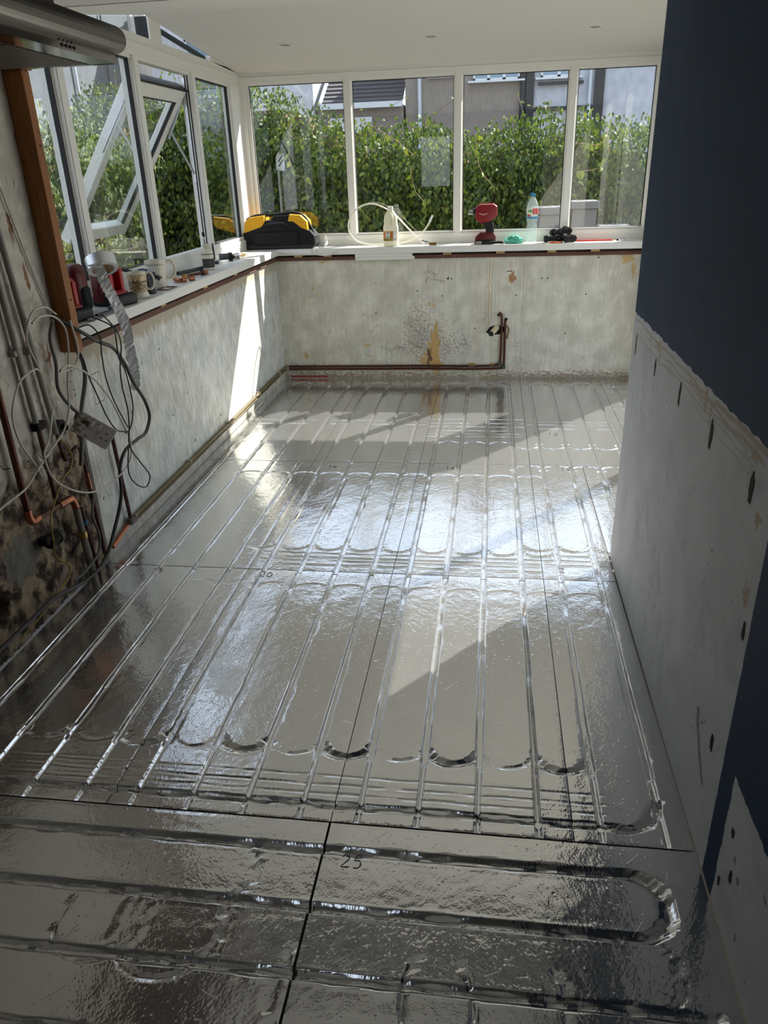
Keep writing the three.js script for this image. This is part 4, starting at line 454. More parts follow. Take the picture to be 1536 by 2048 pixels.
{ const t = thing('shower_bracket', 'black wire-framed bracket with grey body near the window corner', 'fitting', [-1.755, SY, -4.86], 0.3); part(t, 'plate', rbox(0.012, 0.075, 0.07, 0.004, -0.015, 0.045, 0).rotateZ(0.2), std({ color: '#8f9699', roughness: 0.3, metalness: 0.6 })); part(t, 'wire_loop', tube([[0, 0.004, 0.05], [0, 0.07, 0.055], [0, 0.12, 0.02], [0, 0.09, -0.04], [0, 0.02, -0.06]], 0.004, 30, 8), M.black); part(t, 'foot', rbox(0.05, 0.012, 0.1, 0.004, 0, 0.006, 0), M.black); }
{ const t = thing('rotary_valve', 'black and grey round valve head on the side sill', 'valve', [-1.70, SY + 0.03, -4.92], 0.5); part(t, 'knob', cyl(0.029, 0.029, 0.02, 0.03, 0, 0.01, 'x', 28), M.black); part(t, 'barrel', cyl(0.02, 0.02, 0.06, -0.01, 0.004, 0, 'x', 24), std({ color: '#5f6366', roughness: 0.4 })); part(t, 'stub', cyl(0.01, 0.01, 0.02, 0.045, 0, 0.01, 'x', 16), M.rubber); }
[[-1.675, -5.02, 0.3, 'chrome fitting beside the black valve head'], [-1.69, -5.10, 1.2, 'chrome fitting in the middle of the small plumbing pile'], [-1.72, -5.17, 0.8, 'dark capped chrome fitting at the corner end of the plumbing pile']].forEach(([x, z, a, l], i) => { const t = thing('chrome_fitting', l, 'pipe fitting', [x, SY + 0.016, z], a, 'plumbing fittings on the side sill'); part(t, 'body', cyl(0.012, 0.015, 0.05, 0, 0, 0, 'x', 20), M.chrome); part(t, 'nut', cyl(0.0165, 0.0165, 0.014, 0.012, 0, 0, 'x', 6), i === 2 ? M.blackSoft : M.chrome); part(t, 'washer', new THREE.TorusGeometry(0.012, 0.003, 8, 18).rotateY(Math.PI / 2).translate(0.027, 0, 0), M.rubber); });
single('screw_pile', 'little pile of brass screws and olives by the window corner', 'screws', (() => { const l = []; for (let k = 0; k < 14; k++) l.push(bar([-1.70 + rr(-.02, .03), SY + 0.004, -5.27 + rr(-.05, .05)], [-1.70 + rr(-.02, .03), SY + rr(.006, .018), -5.27 + rr(-.05, .05)], 0.0035, 7)); return l; })(), M.brass);
single('clear_bag', 'crumpled clear plastic bag glinting on the side sill', 'bag', (() => { const g = new THREE.PlaneGeometry(0.1, 0.2, 20, 36).rotateX(-Math.PI / 2), a = g.attributes.position; for (let i = 0; i < a.count; i++) a.setY(i, 0.007 + 0.006 * Math.abs(n2(a.getX(i) * 40, a.getZ(i) * 30)) + 0.003 * n2(a.getX(i) * 90, a.getZ(i) * 80)); g.computeVertexNormals(); return g.translate(-1.635, SY, -4.86); })(), phy({ color: '#ffffff', roughness: 0.05, transmission: 1, thickness: 0, side: THREE.DoubleSide }));

// ---------------------------------------------------------------- back sill
{ const t = thing('tool_bag', 'black tool bag with yellow end panels on the corner of the sill', 'tool bag', [-1.56, SY, -5.79]);
  const body = prism([[-0.27, 0.03], [-0.24, 0.0], [0.245, 0.0], [0.262, 0.02], [0.262, 0.06], [0.235, 0.092], [0.17, 0.115], [0.12, 0.16], [-0.07, 0.165], [-0.11, 0.128], [-0.2, 0.1], [-0.25, 0.085], [-0.272, 0.06]], 0.145, 0.018).translate(0, 0.018, -0.075); const a = body.attributes.position; for (let i = 0; i < a.count; i++) a.setZ(i, a.getZ(i) + 0.006 * n3(a.getX(i) * 9, a.getY(i) * 12, a.getZ(i) * 5)); const bg = toCreasedNormals(body, 0.7);
  part(t, 'body', bg, M.blackSoft); part(t, 'front_pocket', rbox(0.33, 0.09, 0.02, 0.009, -0.01, 0.075, 0.094), M.blackSoft); part(t, 'base_band', rbox(0.5, 0.035, 0.19, 0.012, 0, 0.0175, 0), M.black);
  const yl = prism([[-0.252, 0.1], [-0.232, 0.185], [-0.2, 0.21], [-0.10, 0.222], [-0.098, 0.13], [-0.17, 0.11]], 0.14, 0.008).translate(0, 0.004, -0.068), yr = prism([[0.09, 0.18], [0.105, 0.225], [0.175, 0.218], [0.215, 0.18], [0.225, 0.1], [0.185, 0.11], [0.15, 0.13]], 0.14, 0.008).translate(0, 0.004, -0.068);
  part(t, 'yellow_panel', yl, M.yellow); part(t, 'yellow_panel', yr, M.yellow); part(t, 'top_rail', tube([[-0.262, 0.12, 0.02], [-0.235, 0.2, 0.02], [-0.18, 0.226, 0.02], [0, 0.236, 0.02], [0.12, 0.244, 0.02], [0.19, 0.22, 0.02], [0.235, 0.15, 0.02], [0.262, 0.09, 0.02]], 0.0125, 60, 10), M.black);
  part(t, 'top_flap', prism([[-0.095, 0.16], [-0.02, 0.225], [0.09, 0.228], [0.1, 0.165]], 0.1, 0.004).translate(0, 0, -0.05), M.rubber); part(t, 'carry_handle', tube([[-0.09, 0.16, 0.085], [-0.06, 0.175, 0.1], [0.05, 0.178, 0.1], [0.1, 0.16, 0.085]], 0.008, 24, 8), M.black); part(t, 'buckle', [rbox(0.02, 0.02, 0.012, 0.003, 0.262, 0.095, 0.02), rbox(0.012, 0.014, 0.006, 0.002, -0.175, 0.145, 0.066)], M.steelbar); }
single('paper_sheet', 'white paper sheets under the tool bag hanging over the sill edge', 'paper', (() => { const g = new THREE.PlaneGeometry(0.3, 0.21, 12, 14).rotateX(-Math.PI / 2), a = g.attributes.position; for (let i = 0; i < a.count; i++) { const z = a.getZ(i), x = a.getX(i), o = Math.max(0, z - 0.055); a.setY(i, 0.0012 - o * 0.75 * (0.5 + 1.2 * (x + 0.15)) ); if (o > 0) a.setZ(i, 0.055 + o * 0.55); } g.computeVertexNormals(); return g.translate(-1.46, SY, -5.757); })(), M.paper);
single('charging_lead', 'white lead coiled behind the tool bag and drooping over the sill edge', 'cable', tube([[-1.25, 0.99, -5.88], [-1.24, 1.04, -5.86], [-1.23, 1.05, -5.84], [-1.22, 1.02, -5.82], [-1.23, 0.985, -5.79], [-1.24, 0.98, -5.82], [-1.225, 1.01, -5.84], [-1.21, 1.0, -5.8], [-1.235, 0.98, -5.73], [-1.29, 0.978, -5.69], [-1.285, 0.945, -5.685], [-1.23, 0.93, -5.688], [-1.17, 0.934, -5.69], [-1.12, 0.95, -5.69]], 0.004, 110, 8), M.white);
{ const t = thing('milk_bottle', 'white plastic milk bottle with an orange farm label on the back sill', 'bottle', [-0.73, SY, -5.775], 0.06); const m = phy({ color: '#f1efdc', roughness: 0.4, transmission: 0.25, thickness: 0 });
  const loop = [[0.052, 0], [0.054, 0.01], [0.054, 0.12], [0.0535, 0.135], [0.048, 0.145], [0.047, 0.19], [0.04, 0.215], [0.024, 0.238], [0.019, 0.243], [0.019, 0.25]]; const p = [], id = [], nA = 40; loop.forEach(([r, y]) => { const k = y < 0.15 ? 5 : y < 0.2 ? 4 : y < 0.23 ? 3 : 2; for (let i = 0; i <= nA; i++) { const a = i / nA * 6.28318, c = Math.cos(a), s = Math.sin(a), q = r / Math.pow(Math.abs(c) ** k + Math.abs(s) ** k, 1 / k); p.push(q * c, y, q * s * 0.85); } }); for (let j = 0; j + 1 < loop.length; j++) for (let i = 0; i < nA; i++) { const b = j * (nA + 1) + i; id.push(b, b + nA + 1, b + 1, b + 1, b + nA + 1, b + nA + 2); } const g = new THREE.BufferGeometry(); g.setAttribute('position', new THREE.Float32BufferAttribute(p, 3)); g.setIndex(id); g.computeVertexNormals();
  part(t, 'body', g, m); part(t, 'cap', cyl(0.021, 0.02, 0.019, 0, 0.259, 0, 'y', 30), M.white); part(t, 'handle', tube([[0.006, 0.225, 0.036], [0.012, 0.2, 0.043], [0.014, 0.17, 0.044], [0.008, 0.148, 0.044]], 0.0075, 20, 10), m); part(t, 'bottom', cyl(0.05, 0.05, 0.003, 0, 0.003, 0, 'y', 28), m);
  const [c, q] = canvas(256, 224, (x, y) => { const v = n2(x / 22, y / 20), w = y > 160 ? [150 + v * 60, 130 + v * 30, 60] : x > 130 && x < 188 ? [176 + v * 20, 108 + v * 14, 44] : [214 + v * 20, 136 + v * 24, 70 + v * 20]; return x > 186 ? [240, 240, 236] : w; }); q.fillStyle = '#e9e6d8'; q.fillRect(44, 18, 78, 96); q.fillStyle = '#c9e0e6'; q.fillRect(40, 104, 84, 50); q.fillStyle = '#33423c'; q.fillRect(60, 28, 46, 16); q.fillRect(56, 52, 50, 6); q.fillRect(66, 66, 34, 6); q.fillStyle = '#3a4a60'; q.fillRect(48, 114, 66, 12); q.fillRect(52, 132, 56, 5); q.fillStyle = '#50504c'; for (const [y, w] of [[8, 46], [26, 54], [60, 30], [90, 34]]) q.fillRect(194, y, w, 5); for (let k = 0; k < 8; k++) q.fillRect(198 + k * 6, 168, 3, 40);
  part(t, 'label', bb(-0.052, 0.044, 0.038, 0.105, 0.0462, 0.0472), std({ map: tex(c), roughness: 0.5 })); }
{ const t = thing('flexible_hose', 'coiled white flexible hose with metal ends around the milk bottle', 'hose', [0, 0, 0]); const m = std({ color: '#e8e4d4', roughness: 0.4 });
  const end = new THREE.Vector3(-0.447, 1.144, -5.83);
  part(t, 'hose', tube([[-0.503, 1.0, -5.80], [-0.55, 1.031, -5.815], [-0.611, 1.09, -5.835], [-0.7, 1.177, -5.85], [-0.789, 1.235, -5.85], [-0.88, 1.262, -5.845], [-0.972, 1.238, -5.84], [-1.039, 1.165, -5.83], [-1.047, 1.083, -5.82], [-1.001, 1.02, -5.815], [-0.91, 0.988, -5.815], [-0.78, 0.981, -5.845], [-0.669, 0.985, -5.85], [-0.558, 1.021, -5.845], [-0.484, 1.084, -5.835], [-0.447, 1.144, -5.83]], 0.0052, 180, 10), m); part(t, 'crimped_end', bar([-0.452, 1.135, -5.831], [-0.43, 1.175, -5.828], 0.008, 12), M.chrome); part(t, 'isolating_valve', [bar([-0.508, 1.002, -5.80], [-0.455, 0.988, -5.79], 0.011, 10), cyl(0.015, 0.015, 0.02, -0.475, 0.992, -5.795, 'x', 6)], M.chrome); part(t, 'valve_tail', rbb(-0.455, -0.40, 0.975, 0.992, -5.80, -5.78, 0.003), M.brass); }
{ const t = thing('impact_driver', 'red and black cordless impact driver standing on the back sill', 'power tool', [-0.065, SY, -5.79]); const drv = std({ color: '#86151c', roughness: 0.38 }); t.scale.set(0.9, 0.97, 0.9);
  part(t, 'motor_head', toCreasedNormals(prism([[-0.055, 0.185], [-0.05, 0.25], [-0.03, 0.262], [0.075, 0.262], [0.095, 0.25], [0.095, 0.2], [0.075, 0.178], [0.03, 0.16], [-0.04, 0.165]], 0.045, 0.011).translate(0, 0, -0.0225), 0.6), drv); part(t, 'nose', [cyl(0.021, 0.027, 0.035, -0.066, 0.222, 0, 'x', 26)], M.black); part(t, 'square_drive', [cyl(0.008, 0.008, 0.035, -0.098, 0.226, 0.004, 'x', 16), cyl(0.006, 0.006, 0.04, -0.10, 0.21, 0.008, 'x', 14)], M.chrome); part(t, 'rear_cap', rbox(0.014, 0.06, 0.052, 0.006, 0.1, 0.222, 0), std({ color: '#c77a55', roughness: 0.4 }));
  part(t, 'grip', toCreasedNormals(prism([[-0.005, 0.17], [0.055, 0.17], [0.072, 0.13], [0.078, 0.07], [0.03, 0.065], [0.026, 0.1], [0.005, 0.14]], 0.028, 0.008).translate(0, 0, -0.014), 0.8), M.rubber); part(t, 'trigger', rbox(0.018, 0.034, 0.018, 0.006, -0.012, 0.152, 0), drv); part(t, 'battery_pack', toCreasedNormals(prism([[-0.06, 0.01], [0.09, 0.012], [0.092, 0.05], [0.075, 0.072], [-0.02, 0.075], [-0.055, 0.045]], 0.062, 0.008).translate(0, 0, -0.031), 0.6), M.darkred); part(t, 'battery_base', rbox(0.15, 0.035, 0.08, 0.008, 0.01, 0.0175, 0), M.black); part(t, 'trim_line', tube([[-0.035, 0.213, 0.035], [0.0, 0.203, 0.035], [0.03, 0.212, 0.034]], 0.002, 14, 6), M.white); }
{ const t = thing('ratchet_handle', 'black and chrome ratchet bar lying in front of the impact driver', 'ratchet', [-0.02, SY + 0.013, -5.722]); part(t, 'bar', cyl(0.0095, 0.0095, 0.15, 0.02, 0, 0, 'x', 18), M.black); part(t, 'drive_head', [cyl(0.0125, 0.0125, 0.02, -0.065, 0, 0, 'x', 20), cyl(0.009, 0.009, 0.022, -0.085, 0, 0, 'x', 16)], M.chrome); part(t, 'end_ring', cyl(0.0105, 0.0105, 0.014, 0.1, 0, 0, 'x', 18), M.chrome); }
single('turquoise_cloth', 'crumpled turquoise rag on the back sill beside the water bottle', 'cloth', (() => { const g = new THREE.SphereGeometry(1, 44, 26), a = g.attributes.position; for (let i = 0; i < a.count; i++) { const x = a.getX(i), y = Math.max(a.getY(i), -0.05), z = a.getZ(i), k = 1 + 0.3 * n3(x * 1.8, y * 2 + 4, z * 2) + 0.13 * n3(x * 5, y * 5, z * 5); a.setXYZ(i, 0.138 + x * 0.07 * k, SY + 0.002 + Math.max(0, y) * 0.042 * k * (1 + 0.5 * x), -5.785 + z * 0.05 * k); } g.computeVertexNormals(); return g; })(), M.cloth);
{ const t = thing('water_bottle', 'clear plastic water bottle with blue cap and red fruit label', 'bottle', [0.275, SY, -5.785]); const pet = phy({ color: '#f3fbf9', roughness: 0.12, transmission: 0.72, thickness: 0, ior: 1.45 });
  const pf = [[0, 0.004], [0.028, 0], [0.037, 0.008]]; for (let k = 0; k <= 22; k++) { const y = 0.012 + k / 22 * 0.105; pf.push([0.0375 - 0.0035 * sstep(y, 0.05, 0.12) + 0.0012 * Math.sin(k * 1.6), y]); } pf.push([0.031, 0.128], [0.0345, 0.14], [0.041, 0.165], [0.042, 0.2], [0.0415, 0.235], [0.036, 0.26], [0.026, 0.282], [0.0155, 0.298], [0.014, 0.304]); part(t, 'body', lathe(pf, 48), pet); part(t, 'cap', cyl(0.0165, 0.0165, 0.018, 0, 0.315, 0, 'y', 30), M.capblue);
  const [c, g] = canvas(512, 160, (x, y) => y > 118 ? [64, 150, 196] : [232, 236, 228]); for (const o of [0, 256]) { g.fillStyle = '#d53a34'; g.fillRect(o, 6, 110, 70); g.fillStyle = '#ece9dc'; g.fillRect(o + 30, 16, 6, 60); g.fillRect(o + 60, 10, 5, 50); blob(g, o + 128, 88, 46, 34, '#2c7a3a', .1); g.font = 'bold 46px serif'; g.fillStyle = '#f1efc6'; g.fillText('olvi', o + 84, 72); blob(g, o + 206, 100, 26, 22, '#c8332f', .2); blob(g, o + 196, 120, 16, 9, '#8fd1e6', .3); g.fillStyle = '#6fb064'; g.fillRect(o + 190, 20, 60, 26); }
  part(t, 'label', lathe([[0.0414, 0.163], [0.0424, 0.18], [0.0426, 0.2], [0.0423, 0.232]], 48), std({ map: tex(c), roughness: 0.4, side: THREE.DoubleSide })); }
{ const mk = (label, p, turn, tilt = 0) => { const t = thing('pipe_coupling', label, 'pipe fitting', p, turn, 'black couplings on the back sill'); t.rotation.z = tilt; part(t, 'sleeve', cyl(0.0165, 0.0165, 0.1, 0, 0, 0, 'x', 20), M.rubber); for (const s of [-1, 1]) { part(t, 'end_nut', [cyl(0.0235, 0.0235, 0.022, s * 0.045, 0, 0, 'x', 6), cyl(0.025, 0.025, 0.005, s * 0.035, 0, 0, 'x', 24)], M.black); part(t, 'bore_shade', cyl(0.013, 0.013, 0.002, s * 0.0565, 0, 0, 'x', 16), M.dark); } };  // dark end discs painted for the shade inside each coupling
  mk('black pipe coupling lying lengthways at the left of the pile', [0.42, SY + 0.025, -5.78], 0.1); mk('black pipe coupling pointing at the viewer in the middle of the pile', [0.502, SY + 0.025, -5.775], -1.15); mk('black pipe coupling at the right end of the pile', [0.555, SY + 0.025, -5.80], -1.3); mk('black pipe coupling resting on top at the left of the pile', [0.455, SY + 0.066, -5.80], -0.9, 0.1); mk('topmost black pipe coupling leaning against the window rail', [0.525, SY + 0.075, -5.835], -1.35); }
single('orange_washer', 'flat orange rubber ring peeping out under the black couplings', 'washer', new THREE.TorusGeometry(0.032, 0.006, 8, 30).rotateX(Math.PI / 2).scale(1.2, 0.8, 0.7).translate(0.44, SY + 0.005, -5.725), M.orange);
{ const t = thing('red_pencil', 'long red marking pencil lying on the back sill right of the couplings', 'pencil', [0.71, SY + 0.006, -5.80], 0.03); part(t, 'shaft', cyl(0.006, 0.006, 0.26, 0, 0, 0, 'x', 6), M.penRed); part(t, 'tip', cyl(0.0055, 0.0012, 0.02, 0.14, 0, 0, 'x', 10).rotateY(0), M.lightwood); }
{ const t = thing('white_pen', 'white pen with dark clip lying beyond the red pencil', 'pen', [0.94, SY + 0.006, -5.80], 0.03); part(t, 'barrel', cyl(0.006, 0.005, 0.13, 0, 0, 0, 'x', 14), M.white); part(t, 'clip', rbox(0.045, 0.003, 0.004, 0.001, -0.03, 0.0065, 0), M.blue); part(t, 'cap_end', cyl(0.0062, 0.0062, 0.012, -0.065, 0, 0, 'x', 14), M.blackSoft); }

// ---------------------------------------------------------------- outside
struct('ground_garden', bb(-60, 60, -0.5, -0.25, -80, 10), std({ color: '#6b675e', roughness: 0.95 }), 'paved ground outside');
{ // ivy hedges: loose leaves over a dark core
  const sh = new THREE.Shape(); sh.moveTo(0, 0); sh.bezierCurveTo(0.35, 0.08, 0.42, 0.45, 0, 1); sh.bezierCurveTo(-0.42, 0.45, -0.35, 0.08, 0, 0); const leaf = new THREE.ShapeGeometry(sh, 4); { const a = leaf.attributes.position; for (let i = 0; i < a.count; i++) { const x = a.getX(i), y = a.getY(i); a.setZ(i, Math.abs(x) * 0.35 - 0.22 * (y - 0.4) ** 2 + 0.04); } leaf.computeVertexNormals(); }
  const leafMat = [['#5d7a22'], ['#4a681c'], ['#7a9128'], ['#93a02e']].map(([c]) => phy({ color: c, roughness: 0.65, transmission: 0.5, thickness: 0, side: THREE.DoubleSide })); const imat = phy({ color: '#ffffff', roughness: 0.65, transmission: 0.5, thickness: 0, side: THREE.DoubleSide });
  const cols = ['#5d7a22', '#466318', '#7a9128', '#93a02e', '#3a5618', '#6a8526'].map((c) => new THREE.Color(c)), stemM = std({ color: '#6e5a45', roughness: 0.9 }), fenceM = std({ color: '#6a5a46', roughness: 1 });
  function hedge(label, len, top, frame, count, big, seedOff, coreTop) { // frame(s, y, d) -> world: s along, d depth outwards (positive = into the hedge)
    const t = thing('ivy_hedge', label, 'hedge'), m4 = new THREE.Matrix4(), q = new THREE.Quaternion(), e = new THREE.Euler(), im = new THREE.InstancedMesh(leaf, imat, count); im.name = 'leaves'; im.userData.kind = 'stuff';
    const place = (front) => { const s = rr(0, len), tp = top(s), f = rnd(); let y = -0.25 + (tp + 0.25) * Math.pow(f, 0.8), d; const edge = sstep(y, tp - 0.3, tp); if (front) { y = rr(0.9, tp - 0.05); d = 0.01 + 0.12 * (0.5 + 0.5 * n2(s * 2.1 + seedOff, y * 2.4)); } else d = 0.22 * (0.5 + 0.5 * n2(s * 2.1 + seedOff, y * 2.4)) + Math.abs(rr(-1, 1)) * (0.16 + edge * 0.5) + edge * 0.06 + Math.max(0, tp - 0.35 - y) * 0.13; y += rr(-0.02, 0.1) * edge * 1.4; const P = frame(s, y, d), sc = rr(0.027, 0.054) * (y > tp - 0.25 ? 0.85 : 1.15); e.set(rr(-0.9, 0.7), frame.turn + rr(-1.1, 1.1), Math.PI + rr(-0.9, 0.9)); q.setFromEuler(e); m4.compose(P, q, new THREE.Vector3(sc, sc * rr(0.9, 1.3), sc)); return [m4, y, tp]; };
    for (let i = 0; i < count; i++) { place(false); im.setMatrixAt(i, m4); im.setColorAt(i, cols[(rnd() * cols.length) | 0].clone().multiplyScalar(rr(0.6, 1.05))); } t.add(im);
    for (let i = 0; i < big; i++) { place(true); const o = part(t, 'leaf', leaf, leafMat[(rnd() * 4) | 0]); o.applyMatrix4(m4); }
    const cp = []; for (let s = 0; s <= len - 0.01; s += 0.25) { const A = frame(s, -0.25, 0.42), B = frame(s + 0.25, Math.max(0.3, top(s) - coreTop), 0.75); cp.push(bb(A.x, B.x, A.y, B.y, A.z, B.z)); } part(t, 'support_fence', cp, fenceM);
    for (let k = 0; k < len * 2.2; k++) { const s = rr(0.1, len - 0.1), y = top(s) - rr(0, 0.15), a = frame(s, y, 0.2), b = frame(s + rr(-.25, .25), y + rr(.05, .18), 0.2 + rr(-.2, .1)), c = frame(s + rr(-.4, .4), y + rr(.05, .32), 0.15 + rr(-.25, .15)); const st = part(t, 'tendril', tube([a.toArray(), b.toArray(), c.toArray()], 0.0022, 12, 5), stemM); for (let i = 0; i < 3; i++) { const w = new THREE.Vector3().lerpVectors(b, c, i / 2), o = part(st, 'leaf', leaf, leafMat[2]); o.position.copy(w); o.rotation.set(rr(-1, 1), rr(-1, 1), rr(0, 6)); o.scale.setScalar(rr(0.025, 0.05)); } }
    return t;
  }
  const fb = (s, y, d) => new THREE.Vector3(-4.0 + s, y, -7.45 - d); fb.turn = 0; const fl = (s, y, d) => new THREE.Vector3(-2.95 - d, y, -3.2 - s); fl.turn = Math.PI / 2;
  const back = hedge('long sunlit ivy hedge across the back beyond the wide window', 7.6, (s) => { const x = s - 4; return (x < -1.55 ? 1.93 + sstep(-x, 1.5, 2.4) * 0.3 : 1.79 + 0.03 * Math.sin(x * 3)) + 0.08 * n2(x * 2.2, 4) + 0.04 * n2(x * 7, 1); }, fb, 84000, 270, 0, 0.16);
  const vines = [[[-1.79, 1.98, -7.4], [-1.835, 1.715, -7.36], [-1.825, 1.55, -7.34], [-1.785, 1.463, -7.35], [-1.68, 1.44, -7.33]], [[0.943, 1.75, -7.4], [0.969, 1.536, -7.36], [0.905, 1.44, -7.34], [0.713, 1.412, -7.34]], [[-1.18, 1.87, -7.42], [-1.02, 1.807, -7.36], [-0.844, 1.7, -7.34], [-0.71, 1.594, -7.35]], [[0.6, 1.66, -7.4], [0.782, 1.625, -7.33], [0.89, 1.618, -7.33], [0.97, 1.68, -7.4]], [[-0.153, 1.76, -7.4], [-0.164, 1.615, -7.36], [-0.102, 1.43, -7.34], [0.013, 1.303, -7.34]], [[-1.3, 1.6, -7.4], [-1.28, 1.4, -7.35], [-1.22, 1.2, -7.34], [-1.12, 1.05, -7.34]], [[-0.75, 1.5, -7.42], [-0.7, 1.3, -7.36], [-0.62, 1.2, -7.34], [-0.6, 1.08, -7.36]]];
  for (const v of vines) { const st = part(back, 'vine', tube(v, 0.0035, 30, 6), std({ color: '#8a7650', roughness: 0.8 })); for (let i = 0; i < 9; i++) { const k = Math.min(v.length - 2, (i / 9 * (v.length - 1)) | 0), w = new THREE.Vector3().lerpVectors(V(v[k]), V(v[k + 1]), rnd()), o = part(st, 'leaf', leaf, leafMat[2 + (i & 1)]); o.position.copy(w); o.rotation.set(rr(-.8, .8), rr(-1, 1), rr(2, 4)); o.scale.setScalar(rr(0.05, 0.085)); } }
  hedge('ivy hedge running along the side beyond the open window', 4.15, (s) => 1.77 + 0.07 * n2(s * 2.3, 9) + 0.05 * n2(s * 6, 3) + 0.035 * s, fl, 48000, 200, 30, 0.18);
}
{ // timber steps outside the side window
  const t = thing('timber_planter', 'grey weathered timber planter outside beyond the side window', 'planter'), wm = std({ color: '#86827a', roughness: 0.9 }), cap = std({ color: '#c9c7c0', roughness: 0.8 });
  for (let k = 0; k < 8; k++) part(t, 'plank', rbb(-2.5, -2.46, -0.245 + k * 0.128, -0.125 + k * 0.128, -5.0, -3.3, 0.004), wm); part(t, 'coping_board', rbb(-2.62, -2.43, 0.78, 0.815, -5.02, -3.28, 0.004), cap); part(t, 'upper_board', rbb(-2.9, -2.66, 0.9, 0.935, -5.02, -3.28, 0.004), cap); for (const z of [-3.4, -4.15, -4.9]) part(t, 'post', rbb(-2.58, -2.5, -0.25, 0.79, z - 0.04, z + 0.04, 0.004), wm); for (const z of [-3.4, -4.15, -4.9]) part(t, 'rear_post', rbb(-2.82, -2.74, -0.25, 0.9, z - 0.04, z + 0.04, 0.004), wm);
}
{ // low white blocks and a stand-in for a striped patch in the garden
  const blockM = std({ color: '#74757a', roughness: 0.9 });
  [['tall pale block standing outside behind the water bottle', 0.36, 0.62, -0.25, 1.15], ['pale block pile outside right of the mullion, larger one', 0.66, 0.86, -0.25, 1.19], ['small pale block outside at the foot of the last pane', 0.9, 1.14, -0.25, 0.99]].forEach(([l, x0, x1, y0, y1]) => { const t = thing('garden_block', l, 'block', [0, 0, 0], 0, 'pale blocks in front of the hedge'); part(t, 'block', rbb(x0, x1, y0, y1 - 0.06, -7.2, -6.95, 0.01), blockM); part(t, 'coping', rbb(x0 - 0.015, x1 + 0.015, y1 - 0.06, y1, -7.22, -6.93, 0.01), blockM); });
  const s = thing('striped_patch', 'added stand-in for a white patch with black diagonal stripes in the hedge', 'board', [-1.99, 1.66, -7.60]); s.scale.set(0.85, 0.9, 1); s.position.y = 1.61; part(s, 'board', prism([[-0.05, -0.11], [0.05, -0.12], [0.045, 0.13], [-0.045, 0.02]], 0.01).translate(0, 0, -0.01), std({ color: '#b9bcbc', roughness: 0.8 })); for (let k = 0; k < 2; k++) part(s, 'stripe', box(0.085, 0.012, 0.002, 0, 0, 0).rotateZ(0.85).translate(0.008, -0.045 + k * 0.045, 0.002), M.black); part(s, 'reflected_post', bar([-0.03, -1.9, -0.006], [-0.03, -0.1, -0.006], 0.014, 8), M.conduit);  // shape and pole added for a striped patch and a pale post reflection
}
